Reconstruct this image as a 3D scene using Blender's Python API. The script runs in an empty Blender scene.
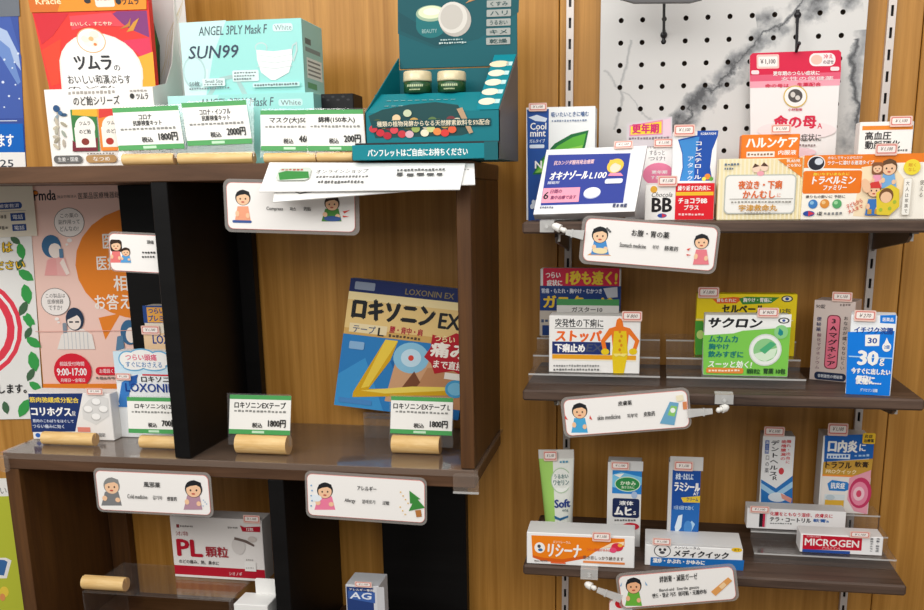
import bpy, math, random
from mathutils import Vector, Matrix
random.seed(7)
SC = bpy.context.scene
COL = SC.collection

# ------------------------------------------------------------------ camera
CAM = Vector((0.0, -1.67, 1.5))
FPX, PX, PY = 917.9, 495.8, 407.5
CR = (Matrix.Rotation(math.radians(9.315), 3, 'Z') @ Matrix.Rotation(math.radians(90 - 13.021), 3, 'X')
      @ Matrix.Rotation(math.radians(-0.532), 3, 'Z'))
cd = bpy.data.cameras.new('camera')
cam = bpy.data.objects.new('camera', cd)
COL.objects.link(cam)
cam.matrix_world = Matrix.Translation(CAM) @ CR.to_4x4()
cd.sensor_width = 36.0
cd.lens = 36.0 * FPX / 924.0
cd.shift_x = -(PX - 462.0) / 924.0
cd.shift_y = (PY - 305.0) / 924.0
cd.clip_start = 0.02
SC.camera = cam

# ------------------------------------------------------------------ light
w = bpy.data.worlds.new('shop_light'); SC.world = w; w.use_nodes = True
w.node_tree.nodes['Background'].inputs[0].default_value = (1.0, 0.985, 0.96, 1)
w.node_tree.nodes['Background'].inputs[1].default_value = 0.30
def area(name, loc, target, sx, sy, power, col=(1, .975, .94)):
    l = bpy.data.lights.new(name, 'AREA'); l.shape = 'RECTANGLE'; l.size = sx; l.size_y = sy
    l.energy = power; l.color = col
    o = bpy.data.objects.new(name, l); COL.objects.link(o); o.location = loc
    o.rotation_euler = (Vector(target) - Vector(loc)).to_track_quat('-Z', 'Y').to_euler()
    return o
area('ceiling_panel_light', (-0.1, -0.95, 2.75), (-0.1, -0.35, 0.9), 2.6, 0.5, 15.5)
area('ceiling_panel_light_behind', (0.1, -2.7, 2.55), (-0.1, 0, 1.0), 2.6, 1.2, 36)
area('left_fill_light', (-1.7, -1.9, 2.45), (-1.0, 0, 1.25), 1.2, 0.8, 21)  # added fill lamp, low from the left, to brighten the cubby posters
SC.view_settings.view_transform = 'Standard'
SC.view_settings.look = 'None'
SC.view_settings.gamma = 1.0
SC.view_settings.use_curve_mapping = False
SC.view_settings.exposure = 0.0
try: SC.cycles.transparent_max_bounces = 32
except Exception: pass

# ------------------------------------------------------------------ rays
def ray(p):
    return CR @ Vector(((p[0] - PX) / FPX, -(p[1] - PY) / FPX, -1.0))
def at(x, y, Y):
    d = ray((x, y)); return CAM + d * ((Y - CAM.y) / d.y)
def atz(x, y, Z):
    d = ray((x, y)); return CAM + d * ((Z - CAM.z) / d.z)
# crops of the place, as (origin x, origin y, scale)
zA = (0, 0, 3.589); zB = (165, 0, 3.589); zC = (345, 0, 3.589); zD = (0, 160, 3.589); zE = (0, 310, 3.589)
zF = (190, 150, 3.08); zG = (200, 260, 2.772); zH = (0, 450, 3.696); zI = (240, 450, 3.554); zJ = (510, 90, 3.391)
zK = (700, 90, 3.388); zL = (510, 250, 3.209); zM = (690, 250, 3.209); zN = (510, 430, 3.391); zO = (700, 410, 3.05)
zP = (560, 0, 2.538); zQ = (120, 490, 5.08); z1 = (0, 0, 1.0)
def P(z, p):
    return (z[0] + p[0] / z[2], z[1] + p[1] / z[2])

# ------------------------------------------------------------------ materials
def lin(c):
    c = c.lstrip('#')
    v = [int(c[i:i + 2], 16) / 255 for i in (0, 2, 4)]
    return tuple(x / 12.92 if x <= .04045 else ((x + .055) / 1.055) ** 2.4 for x in v) + (1,)
_m = {}
def mat(c, rough=.42, metal=0.0, spec=.22):
    k = (c, rough, metal, spec)
    if k not in _m:
        m = bpy.data.materials.new('print_' + c if rough == .42 else 'solid_' + c); m.use_nodes = True
        b = m.node_tree.nodes['Principled BSDF']
        b.inputs['Base Color'].default_value = lin(c); b.inputs['Roughness'].default_value = rough
        b.inputs['Metallic'].default_value = metal; b.inputs['Specular IOR Level'].default_value = spec
        _m[k] = m
    return _m[k]
def nodes(name):
    m = bpy.data.materials.new(name); m.use_nodes = True
    return m, m.node_tree.nodes, m.node_tree.links, m.node_tree.nodes['Principled BSDF']
def wood(name, dark, light, scale, rough=.45, bump=.05, spec=.35, contrast=(.3, .7)):
    m, n, l, b = nodes(name)
    tc = n.new('ShaderNodeTexCoord'); mp = n.new('ShaderNodeMapping'); mp.inputs['Scale'].default_value = scale
    no = n.new('ShaderNodeTexNoise'); no.inputs['Scale'].default_value = 1.0; no.inputs['Detail'].default_value = 6; no.inputs['Roughness'].default_value = .65; no.inputs['Distortion'].default_value = .4
    ra = n.new('ShaderNodeValToRGB')
    ra.color_ramp.elements[0].position = contrast[0]; ra.color_ramp.elements[0].color = lin(dark)
    ra.color_ramp.elements[1].position = contrast[1]; ra.color_ramp.elements[1].color = lin(light)
    l.new(tc.outputs['Object'], mp.inputs[0]); l.new(mp.outputs[0], no.inputs['Vector']); l.new(no.outputs[0], ra.inputs[0])
    l.new(ra.outputs[0], b.inputs['Base Color'])
    bu = n.new('ShaderNodeBump'); bu.inputs['Strength'].default_value = bump; bu.inputs['Distance'].default_value = .002
    l.new(no.outputs[0], bu.inputs['Height']); l.new(bu.outputs[0], b.inputs['Normal'])
    b.inputs['Roughness'].default_value = rough; b.inputs['Specular IOR Level'].default_value = spec
    return m
def clear(name, tint=(.97, .97, .97), haze=0.03, hazecol=(.85, .85, .85), gloss=.06):
    m, n, l, b = nodes(name); n.remove(b); out = n['Material Output']
    tr = n.new('ShaderNodeBsdfTransparent'); tr.inputs[0].default_value = tint + (1,)
    gl = n.new('ShaderNodeBsdfGlossy'); gl.inputs['Roughness'].default_value = gloss
    df = n.new('ShaderNodeBsdfDiffuse'); df.inputs[0].default_value = hazecol + (1,)
    lw = n.new('ShaderNodeLayerWeight'); lw.inputs['Blend'].default_value = .5
    pw = n.new('ShaderNodeMath'); pw.operation = 'POWER'; pw.inputs[1].default_value = 4.5; l.new(lw.outputs['Facing'], pw.inputs[0])
    fr = n.new('ShaderNodeMath'); fr.operation = 'MULTIPLY_ADD'; fr.inputs[1].default_value = .8; fr.inputs[2].default_value = .035; l.new(pw.outputs[0], fr.inputs[0])
    m1 = n.new('ShaderNodeMixShader'); m1.inputs[0].default_value = haze
    m2 = n.new('ShaderNodeMixShader')
    l.new(tr.outputs[0], m1.inputs[1]); l.new(df.outputs[0], m1.inputs[2])
    l.new(fr.outputs[0], m2.inputs[0]); l.new(m1.outputs[0], m2.inputs[1]); l.new(gl.outputs[0], m2.inputs[2])
    l.new(m2.outputs[0], out.inputs[0])
    return m
W_WALL = wood('vertical_grain_wall_wood', 'A06C26', 'C99246', (55, 55, 1.6), .42, .04)
W_DARK = wood('dark_walnut', '47301F', '6A4B35', (3, 40, 40), .42, .05)
W_DARKV = wood('dark_walnut_upright', '422815', '66421F', (45, 45, 2.5), .45, .05)
W_SHELF = wood('grey_brown_oak', '33261F', '624D40', (4, 60, 60), .5, .15)
W_LOG = wood('pale_pine', 'D9AE6A', 'F0CF95', (12, 90, 90), .55, .04)
W_BLACK = wood('black_laminate', '0B0A0A', '121111', (4, 40, 40), .42, .02, .18)
CLEAR = clear('clear_acrylic', haze=.025)
SLEEVE = clear('laminate_film', haze=.32, hazecol=(.5, .47, .44), gloss=.12)
SHEET = clear('clear_vinyl', haze=.09, hazecol=(.58, .45, .36), gloss=.07)
FROST = clear('cloudy_plastic', haze=.34, hazecol=(.88, .88, .86), gloss=.15)
STEEL = mat('C9C0BA', .35, .25, .5)
BLACKM = mat('17151A', .35, .0, .5)

def marble():
    m, n, l, b = nodes('white_marble_print')
    tc = n.new('ShaderNodeTexCoord')
    no = n.new('ShaderNodeTexNoise'); no.inputs['Scale'].default_value = 16; no.inputs['Detail'].default_value = 8; no.inputs['Roughness'].default_value = .62
    l.new(tc.outputs['Object'], no.inputs['Vector'])
    def math_(op, a, b_=None, c=None):
        q = n.new('ShaderNodeMath'); q.operation = op
        for i, v in enumerate((a, b_, c)):
            if v is None: continue
            if isinstance(v, (int, float)): q.inputs[i].default_value = v
            else: l.new(v, q.inputs[i])
        return q.outputs[0]
    sx = n.new('ShaderNodeSeparateXYZ'); l.new(tc.outputs['Object'], sx.inputs[0])
    X, Z = sx.outputs[0], sx.outputs[2]
    nz = math_('SUBTRACT', no.outputs[0], .5)
    def vein(p0, p1, width, wob, gate=None):
        d = Vector((p1[0] - p0[0], p1[1] - p0[1])); L = d.length; d /= L; nn = (-d.y, d.x)
        s = math_('ADD', math_('MULTIPLY', math_('SUBTRACT', X, p0[0]), nn[0]), math_('MULTIPLY', math_('SUBTRACT', Z, p0[1]), nn[1]))
        s = math_('ABSOLUTE', math_('ADD', s, math_('MULTIPLY', nz, wob)))
        g = math_('SUBTRACT', 1.0, math_('MINIMUM', 1.0, math_('DIVIDE', s, width)))
        a = math_('ADD', math_('MULTIPLY', math_('SUBTRACT', X, p0[0]), d.x), math_('MULTIPLY', math_('SUBTRACT', Z, p0[1]), d.y))
        ins = math_('MULTIPLY', math_('GREATER_THAN', a, 0.0), math_('LESS_THAN', a, L))
        return math_('MULTIPLY', g, ins)
    def pt(x, y):
        q = at(x, y, -.022); return (q.x, q.z)
    n2 = n.new('ShaderNodeTexNoise'); n2.inputs['Scale'].default_value = 28; n2.inputs['Detail'].default_value = 6
    l.new(tc.outputs['Object'], n2.inputs['Vector'])
    patch = math_('MULTIPLY', math_('SUBTRACT', n2.outputs[0], .36), 4.0)
    va = math_('MULTIPLY', vein(pt(640, 168), pt(806, -6), .022, .085), math_('MINIMUM', 1.0, math_('MAXIMUM', 0.0, patch)))
    vt = math_('MULTIPLY', vein(pt(756, 20), pt(862, -6), .022, .09), math_('MINIMUM', 1.0, math_('MAXIMUM', 0.0, patch)))
    vb = vein(pt(849, 40), pt(862, 190), .010, .07)
    vb2 = math_('MULTIPLY', vein(pt(858, 30), pt(850, 190), .02, .1), .45)
    vc = math_('MULTIPLY', vein(pt(632, 40), pt(615, 130), .0035, .03), .28)
    vd = math_('MULTIPLY', vein(pt(604, 70), pt(720, 190), .003, .05), .22)
    vk = math_('MULTIPLY', vein(pt(640, 168), pt(806, -6), .006, .075), .9)
    tot = va
    for v in (vk, vt, vb, vb2, vc, vd): tot = math_('MAXIMUM', tot, v)
    ra = n.new('ShaderNodeValToRGB')
    ra.color_ramp.elements[0].position = 0; ra.color_ramp.elements[0].color = lin('D5D3D0')
    ra.color_ramp.elements[1].position = .85; ra.color_ramp.elements[1].color = lin('4E4F52')
    el = ra.color_ramp.elements.new(.35); el.color = lin('9C9D9E')
    l.new(tot, ra.inputs[0]); l.new(ra.outputs[0], b.inputs['Base Color'])
    b.inputs['Roughness'].default_value = .4
    return m

# ------------------------------------------------------------------ mesh builder
class MB:
    def __init__(s): s.v = []; s.f = []; s.fm = []; s.m = []; s.sm = []
    def mi(s, m):
        if isinstance(m, str): m = mat(m)
        if m not in s.m: s.m.append(m)
        return s.m.index(m)
    def add(s, vs, fs, m, smooth=False):
        b = len(s.v); i = s.mi(m)
        s.v += [tuple(q) for q in vs]
        for f in fs: s.f.append([b + k for k in f]); s.fm.append(i); s.sm.append(smooth)
    def box(s, a, b, m):
        (x0, y0, z0), (x1, y1, z1) = a, b
        s.add([(x0, y0, z0), (x1, y0, z0), (x1, y1, z0), (x0, y1, z0), (x0, y0, z1), (x1, y0, z1), (x1, y1, z1), (x0, y1, z1)],
              [(0, 3, 2, 1), (4, 5, 6, 7), (0, 1, 5, 4), (1, 2, 6, 5), (2, 3, 7, 6), (3, 0, 4, 7)], m)
    def bbox(s, a, b, m, r=.001):
        """box with chamfered edges"""
        (x0, y0, z0), (x1, y1, z1) = a, b
        r = min(r, abs(x1 - x0) / 3, abs(y1 - y0) / 3, abs(z1 - z0) / 3)
        vs = []; idx = {}
        for ix, x in ((0, x0), (1, x1)):
            for iy, y in ((0, y0), (1, y1)):
                for iz, z in ((0, z0), (1, z1)):
                    dx = r if ix == 0 else -r; dy = r if iy == 0 else -r; dz = r if iz == 0 else -r
                    for ax, q in ((0, (x, y + dy, z + dz)), (1, (x + dx, y, z + dz)), (2, (x + dx, y + dy, z))):
                        idx[(ix, iy, iz, ax)] = len(vs); vs.append(q)
        fs = []
        for s_ in (0, 1):
            q = [idx[(s_, a_, b_, 0)] for a_, b_ in ((0, 0), (1, 0), (1, 1), (0, 1))]; fs.append(q if s_ else q[::-1])
            q = [idx[(a_, s_, b_, 1)] for a_, b_ in ((0, 0), (1, 0), (1, 1), (0, 1))]; fs.append(q[::-1] if s_ else q)
            q = [idx[(a_, b_, s_, 2)] for a_, b_ in ((0, 0), (1, 0), (1, 1), (0, 1))]; fs.append(q if s_ else q[::-1])
        for a_ in (0, 1):
            for b_ in (0, 1):
                fs.append([idx[(a_, b_, 0, 0)], idx[(a_, b_, 1, 0)], idx[(a_, b_, 1, 1)], idx[(a_, b_, 0, 1)]])
                fs.append([idx[(a_, 0, b_, 0)], idx[(a_, 1, b_, 0)], idx[(a_, 1, b_, 2)], idx[(a_, 0, b_, 2)]])
                fs.append([idx[(0, a_, b_, 1)], idx[(1, a_, b_, 1)], idx[(1, a_, b_, 2)], idx[(0, a_, b_, 2)]])
                for c_ in (0, 1): fs.append([idx[(a_, b_, c_, k)] for k in (0, 1, 2)])
        s.add(vs, fs, m)
    def prism(s, poly, y0, y1, m, mside=None):
        """poly of (x,z), front at y0, back at y1"""
        n = len(poly)
        ar = sum(poly[i][0] * poly[(i + 1) % n][1] - poly[(i + 1) % n][0] * poly[i][1] for i in range(n))
        if ar < 0: poly = poly[::-1]
        s.add([(x, y0, z) for x, z in poly], [list(range(n))], m)
        s.add([(x, y1, z) for x, z in poly], [list(range(n))[::-1]], mside or m)
        s.add([(x, y0, z) for x, z in poly] + [(x, y1, z) for x, z in poly], [(i, n + i, n + (i + 1) % n, (i + 1) % n) for i in range(n)], mside or m)
    def prismx(s, poly, x0, x1, m):
        """poly of (y,z) extruded along x"""
        n = len(poly)
        s.add([(x0, y, z) for y, z in poly], [list(range(n))[::-1]], m)
        s.add([(x1, y, z) for y, z in poly], [list(range(n))], m)
        s.add([(x0, y, z) for y, z in poly] + [(x1, y, z) for y, z in poly], [(i, (i + 1) % n, n + (i + 1) % n, n + i) for i in range(n)], m)
    def tube(s, p0, p1, r0, r1, m, n=14, caps=True):
        p0 = Vector(p0); p1 = Vector(p1); d = (p1 - p0).normalized()
        u = d.orthogonal().normalized(); v = d.cross(u)
        a = [p0 + (u * math.cos(t) + v * math.sin(t)) * r0 for t in [2 * math.pi * i / n for i in range(n)]]
        b = [p1 + (u * math.cos(t) + v * math.sin(t)) * r1 for t in [2 * math.pi * i / n for i in range(n)]]
        s.add(a + b, [(i, (i + 1) % n, n + (i + 1) % n, n + i) for i in range(n)], m, True)
        if caps: s.add(a, [list(range(n))[::-1]], m); s.add(b, [list(range(n))], m)
    def ball(s, c, r, m, n=12):
        c = Vector(c); vs = []; fs = []
        for i in range(n + 1):
            th = math.pi * i / n
            for j in range(n): vs.append(c + Vector((math.sin(th) * math.cos(2 * math.pi * j / n), math.sin(th) * math.sin(2 * math.pi * j / n), math.cos(th))) * r)
        for i in range(n):
            for j in range(n): fs.append((i * n + j, i * n + (j + 1) % n, (i + 1) * n + (j + 1) % n, (i + 1) * n + j))
        s.add(vs, fs, m, True)
    def lathe(s, c, prof, m, n=28):
        c = Vector(c); vs = []; fs = []
        for r, z in prof:
            for j in range(n): vs.append(c + Vector((r * math.cos(2 * math.pi * j / n), r * math.sin(2 * math.pi * j / n), z)))
        for i in range(len(prof) - 1):
            for j in range(n): fs.append((i * n + j, i * n + (j + 1) % n, (i + 1) * n + (j + 1) % n, (i + 1) * n + j))
        s.add(vs, fs, m, True)
    def build(s, name, parent=None, mw=None):
        me = bpy.data.meshes.new(name); me.from_pydata(s.v, [], s.f)
        for m in s.m: me.materials.append(m)
        me.polygons.foreach_set('material_index', s.fm); me.polygons.foreach_set('use_smooth', s.sm); me.update()
        o = bpy.data.objects.new(name, me); COL.objects.link(o)
        if parent: o.parent = parent
        if mw is not None: o.matrix_world = mw
        return o
def tag(o, label, cat, group=None):
    o['label'] = label; o['category'] = cat
    if group: o['group'] = group
    return o
def empty(name, loc=(0, 0, 0)):
    o = bpy.data.objects.new(name, None); COL.objects.link(o); o.location = loc; o.empty_display_size = .02
    return o
def struct(o): o['kind'] = 'structure'; return o

# ------------------------------------------------------------------ lettering and printing
_tx = {}
_tc = bpy.data.curves.new('lettering', 'FONT'); _to = bpy.data.objects.new('lettering', _tc); COL.objects.link(_to)
def glyphs(s, shear=0.0, vertical=False):
    k = (s, shear, vertical)
    if k not in _tx:
        _tc.body = '\n'.join(s.replace('ー', '｜')) if vertical else s
        _tc.resolution_u = 2; _tc.shear = shear; _tc.align_x = 'CENTER' if ('\n' in s or vertical) else 'LEFT'; _tc.space_line = 1.2 if vertical else 1.05
        bpy.context.view_layer.update()
        ev = _to.evaluated_get(bpy.context.evaluated_depsgraph_get())
        me = ev.to_mesh()
        vs = [(q.co.x, q.co.y) for q in me.vertices]; fs = [list(f.vertices) for f in me.polygons]
        ev.to_mesh_clear()
        x0 = min(q[0] for q in vs); x1 = max(q[0] for q in vs); y0 = min(q[1] for q in vs); y1 = max(q[1] for q in vs)
        if len(s) == 1 and s in 'ー一': y0 -= .3; y1 += .3
        _tx[k] = ([((x - x0) / (x1 - x0) - .5, (y - y0) / (y1 - y0) - .5) for x, y in vs], fs)
    return _tx[k]
def r(x0, y0, x1, y1, c): return ('r', x0, y0, x1, y1, c)
def rr(x0, y0, x1, y1, rad, c): return ('rr', x0, y0, x1, y1, rad, c)
def e(cx, cy, rx, ry, c, rot=0): return ('e', cx, cy, rx, ry, c, rot)
def p(pts, c): return ('p', pts, c)
def t(s, x0, y0, x1, y1, c, b=0, sh=0, rot=0): return ('t', s, x0, y0, x1, y1, c, b, sh, rot, False)
def v(s, x0, y0, x1, y1, c, b=0): return ('t', s, x0, y0, x1, y1, c, b, 0, 0, True)
def bars(x0, y0, x1, y1, c, n=6):
    """very small print: a broken line of strokes"""
    out = []; x = x0; rnd = random.Random(int(x0 * 7 + y0 * 13)); st = (x1 - x0) / n
    for i in range(n):
        out.append(r(x, y0 + (y1 - y0) * rnd.uniform(0, .25), x + st * rnd.uniform(.55, .8), y1 - (y1 - y0) * rnd.uniform(0, .25), c)); x += st
    return out
def person(x0, y0, x1, y1, hair, cloth, skin='F3C6A0', long=False):
    w_, h = x1 - x0, y1 - y0; cx = (x0 + x1) / 2; hr = min(.28 * h, .42 * w_); hy = y0 + hr * 1.08
    o = []
    if long: o.append(rr(cx - hr * 1.1, hy - hr, cx + hr * 1.1, hy + hr * 1.3, hr * .5, hair))
    o.append(p([(cx - .3 * w_, y0 + .52 * h), (cx + .3 * w_, y0 + .52 * h), (cx + .46 * w_, y1), (cx - .46 * w_, y1)], cloth))
    o.append(e(cx, hy + hr * .05, hr * 1.02, hr * 1.02, hair)); o.append(e(cx, hy + hr * .2, hr * .86, hr * .82, skin))
    o.append(p([(cx - hr * .95, hy - hr * .05), (cx - hr * .8, hy - hr * .7), (cx, hy - hr), (cx + hr * .8, hy - hr * .7), (cx + hr * .95, hy - hr * .05), (cx + hr * .3, hy - hr * .4), (cx - hr * .4, hy - hr * .3)], hair))
    o += [e(cx - hr * .35, hy + hr * .2, hr * .1, hr * .12, '3A2A22'), e(cx + hr * .35, hy + hr * .2, hr * .1, hr * .12, '3A2A22'), e(cx, hy + hr * .62, hr * .22, hr * .1, 'C25548')]
    o.append(e(cx - .3 * w_, y0 + .74 * h, .11 * w_, .09 * h, skin)); o.append(e(cx + .28 * w_, y0 + .8 * h, .11 * w_, .08 * h, skin))
    return o
def rpoly(x0, y0, x1, y1, rad, n=5):
    rad = min(rad, abs(x1 - x0) / 2, abs(y1 - y0) / 2); o = []
    for cx, cy, a in ((x1 - rad, y1 - rad, 0), (x0 + rad, y1 - rad, 90), (x0 + rad, y0 + rad, 180), (x1 - rad, y0 + rad, 270)):
        for i in range(n + 1):
            q = math.radians(a + 90 * i / n); o.append((cx + rad * math.cos(q), cy + rad * math.sin(q)))
    return o
EPS = 6e-5
class Face:
    """plane with a design frame: BL, BR, TL design points -> local x,z of an object whose front lies at y=0"""
    def __init__(s, z, BL, BR, TL, mw, u, v_):
        s.z = z; s.BL = Vector(BL); s.a = Vector(BR) - s.BL; s.b = Vector(TL) - s.BL; s.mw = mw; s.u = Vector(u); s.v = Vector(v_)
        s.det = s.a.x * s.b.y - s.a.y * s.b.x
        s.su = s.u.length / s.a.length; s.sv = s.v.length / s.b.length; s.lay = 1; s.o = Vector((0, 0))
    def loc(s, q):
        d = Vector(q) - s.BL
        A = (d.x * s.b.y - d.y * s.b.x) / s.det; B = (s.a.x * d.y - s.a.y * d.x) / s.det
        return s.o + s.u * A + s.v * B
    def art(s, mb, els, y=0.0):
        ud = s.u.normalized(); vd = s.v.normalized()
        flat = []
        for q in els: flat += q if isinstance(q, list) else [q]
        for q in flat:
            y_ = y - EPS * s.lay; s.lay += 1; k = q[0]
            if k in ('r', 'rr', 'e', 't'):
                if k == 'e': c = s.loc((q[1], q[2])); w_ = q[3] * 2 * s.su; h = q[4] * 2 * s.sv
                elif k == 't': c = s.loc(((q[2] + q[4]) / 2, (q[3] + q[5]) / 2)); w_ = (q[4] - q[2]) * s.su; h = (q[5] - q[3]) * s.sv
                else: c = s.loc(((q[1] + q[3]) / 2, (q[2] + q[4]) / 2)); w_ = (q[3] - q[1]) * s.su; h = (q[4] - q[2]) * s.sv
            if k == 'r': pts = [(-.5 * w_, -.5 * h), (.5 * w_, -.5 * h), (.5 * w_, .5 * h), (-.5 * w_, .5 * h)]; col = q[5]
            elif k == 'rr': pts = rpoly(-.5 * w_, -.5 * h, .5 * w_, .5 * h, q[5] * s.su); col = q[6]
            elif k == 'e':
                a = math.radians(q[6]); pts = []
                for i in range(24):
                    x, z_ = .5 * w_ * math.cos(2 * math.pi * i / 24), .5 * h * math.sin(2 * math.pi * i / 24)
                    pts.append((x * math.cos(a) - z_ * math.sin(a), x * math.sin(a) + z_ * math.cos(a)))
                col = q[5]
            elif k == 'p':
                pts = [tuple(s.loc(g)) for g in q[1]]
                n = len(pts)
                if sum(pts[i][0] * pts[(i + 1) % n][1] - pts[(i + 1) % n][0] * pts[i][1] for i in range(n)) < 0: pts = pts[::-1]
                mb.add([(x, y_, z_) for x, z_ in pts], [list(range(n))], q[2]); continue
            elif k == 't':
                _, st, x0, y0, x1, y1, col, bold, sh, rot, vert = q
                vs, fs = glyphs(st, sh, vert); a = math.radians(rot); b_ = bold * (w_ if vert else h)
                for kk, (dx, dz) in enumerate([(0, 0)] if not bold else [(-b_, 0), (b_, 0), (0, b_ * .7), (0, -b_ * .7)]):
                    o = []; yk = y_ - kk * 1.2e-5
                    for x, z_ in vs:
                        x = x * (w_ - 2 * b_) + dx; z_ = z_ * (h - 1.4 * b_) + dz
                        g = c + ud * (x * math.cos(a) - z_ * math.sin(a)) + vd * (x * math.sin(a) + z_ * math.cos(a)); o.append((g.x, yk, g.y))
                    mb.add(o, fs, col)
                continue
            g = [c + ud * x + vd * z_ for x, z_ in pts]
            mb.add([(q_.x, y_, q_.y) for q_ in g], [list(range(len(g)))], col)
def basis(O, U, N, V):
    m = Matrix.Identity(4)
    for i in range(3): m[i][0] = U[i]; m[i][1] = -N[i]; m[i][2] = V[i]; m[i][3] = O[i]
    return m
def box_face(z, BL, BR, TL, Z=None, Y=None, lean=0.0):
    bl, br, tl = P(z, BL), P(z, BR), P(z, TL)
    if Y is None: O = atz(*bl, Z); R_ = atz(*br, Z)
    else:
        y0, y1 = (Y if isinstance(Y, tuple) else (Y, Y)); O = at(*bl, y0); R_ = at(*br, y1)
        if Z is not None: O.z = Z
        R_.z = O.z
    U = R_ - O; W_ = U.length; U.normalize()
    N = Vector((U.y, -U.x, 0)); V = Vector((0, 0, 1)) * math.cos(lean) - N * math.sin(lean)
    Nn = U.cross(V)
    d = ray(tl); q = CAM + d * ((O - CAM).dot(Nn) / d.dot(Nn)); H = (q - O).dot(V)
    mw = basis(O + U * (W_ / 2), U, Nn, V)
    f = Face(z, BL, BR, TL, mw, (W_, 0), (0, H)); f.o = Vector((-W_ / 2, 0)); f.W = W_; f.H = H; f.O = O; f.N = Nn
    return f
def sheet_face(z, BL, BR, TL, Ys):
    if not isinstance(Ys, tuple): Ys = (Ys,) * 3
    O, R_, T = at(*P(z, BL), Ys[0]), at(*P(z, BR), Ys[1]), at(*P(z, TL), Ys[2])
    u3 = R_ - O; v3 = T - O; U = u3.normalized(); N = u3.cross(v3).normalized(); V = N.cross(U)
    f = Face(z, BL, BR, TL, basis(O, U, N, V), (u3.length, 0), (v3.dot(U), v3.dot(V))); f.W = u3.length; f.H = v3.length; f.O = O; f.N = N
    return f
def sticker(f, parent, x0, y0, x1, y1, txt='￥1,100', yo=-.0032):
    """small price sticker with a pale red frame"""
    mb = MB(); c = f.loc(((x0 + x1) / 2, (y0 + y1) / 2)); w_ = (x1 - x0) * f.su / 2; h = (y1 - y0) * f.sv / 2
    mb.prism(rpoly(c.x - w_, c.y - h, c.x + w_, c.y + h, h * .25), yo, yo + .0008, 'EBC7BA')
    g = Face(f.z, f.BL, f.BL + f.a, f.BL + f.b, None, f.u, f.v); g.o = f.o
    dx, dy = (x1 - x0), (y1 - y0)
    g.art(mb, [rr(x0 + dx * .06, y0 + dy * .1, x1 - dx * .06, y1 - dy * .16, dy * .12, 'D9746C'), rr(x0 + dx * .1, y0 + dy * .19, x1 - dx * .1, y1 - dy * .25, dy * .1, 'F7EDE6'), t(txt, x0 + dx * .24, y0 + dy * .3, x1 - dx * .22, y1 - dy * .36, '6A5A56', .015, .3)], yo)
    o = mb.build('price_sticker', parent); return o
def carton(name, label, cat, z, BL, BR, TL, depth, art, col='F2F0EC', side=None, Z=None, Y=None, lean=0.0, stick=None, group=None, top=None, extra=None):
    f = box_face(z, BL, BR, TL, Z, Y, lean)
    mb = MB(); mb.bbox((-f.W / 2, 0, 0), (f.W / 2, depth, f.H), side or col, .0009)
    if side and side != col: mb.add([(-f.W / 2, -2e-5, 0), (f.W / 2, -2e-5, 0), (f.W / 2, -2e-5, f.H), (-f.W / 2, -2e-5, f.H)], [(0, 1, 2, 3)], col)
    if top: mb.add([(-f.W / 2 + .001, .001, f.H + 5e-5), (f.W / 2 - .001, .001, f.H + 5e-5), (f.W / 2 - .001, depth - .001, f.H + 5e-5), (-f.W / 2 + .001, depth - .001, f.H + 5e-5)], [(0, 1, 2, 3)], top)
    f.art(mb, art)
    if extra: extra(mb, f)
    o = mb.build(name, None, f.mw); tag(o, label, cat, group)
    for s_ in (stick or []): sticker(f, o, *s_)
    print('CARTON', name, 'W %.3f H %.3f Y %.3f Z %.3f' % (f.W, f.H, f.O.y, f.O.z), label[:30])
    return o, f
# ------------------------------------------------------------------ the setting
ZT, ZM, Z1, Z2, Z3 = 1.552, 1.0665, 1.460, 1.200, 0.904     # tops: cubby top, cubby shelf, right shelves
mb = MB()
gx = [-2.2, -.158, .43, 1.6]
for i in range(3): mb.bbox((gx[i] + .0008, 0, 0), (gx[i + 1] - .0008, .03, 2.6), W_WALL, .0012)
mb.box((-2.2, .028, 0), (1.6, .05, 2.6), W_DARKV)
struct(mb.build('wall_back'))
mb = MB(); mb.box((-2.2, -3.2, -.05), (1.6, .05, 0), mat('8A8078', .5)); struct(mb.build('floor'))

# cubby unit
ROOT = empty('shelving_unit', (-.685, -.135, 0))
tag(ROOT, 'dark walnut cubby unit with open compartments, laid out on the left before the wood wall', 'shelving unit')
def part(mb, name, parent):
    o = mb.build(name); o.parent = parent; o.matrix_parent_inverse = Matrix.Translation(-parent.location); return o
XL, XR, YF = -1.113, -.265, -.27
mb = MB(); mb.bbox((-1.36, YF, ZT - .0265), (XR, -.001, ZT), W_DARK, .0015); part(mb, 'top_board', ROOT)
mb = MB(); mb.bbox((XL, YF, ZM - .0305), (XR, -.001, ZM - .0005), W_DARK, .0015); part(mb, 'middle_board', ROOT)
mb = MB(); mb.bbox((XR - .023, YF + .0005, ZM + .0018), (XR - .0005, -.002, ZT - .027), W_DARKV, .001); part(mb, 'side_panel', ROOT)
mb = MB(); mb.bbox((XL, YF + .0005, 0), (XL + .027, -.002, ZM - .031), W_DARKV, .001); part(mb, 'side_panel', ROOT)
mb = MB(); mb.bbox((XL + .0275, YF + .001, .66), (-.2905, -.002, .685), W_DARK, .001); part(mb, 'bottom_board', ROOT)
mb = MB(); mb.bbox((-.7845, YF - .001, ZM + .002), (-.7565, -.03, ZT - .027), W_BLACK, .001); o = part(mb, 'divider', ROOT); o['label'] = 'black upright divider'
mb = MB(); mb.bbox((-.6215, YF + .001, .6855), (-.594, -.003, ZM - .031), W_BLACK, .001); o = part(mb, 'divider', ROOT); o['label'] = 'black upright divider below the middle board'
mb = MB(); mb.bbox((XL + .0275, -.024, .6855), (-1.044, -.002, ZM - .031), W_DARKV, .001); part(mb, 'back_strip', ROOT)
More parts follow.
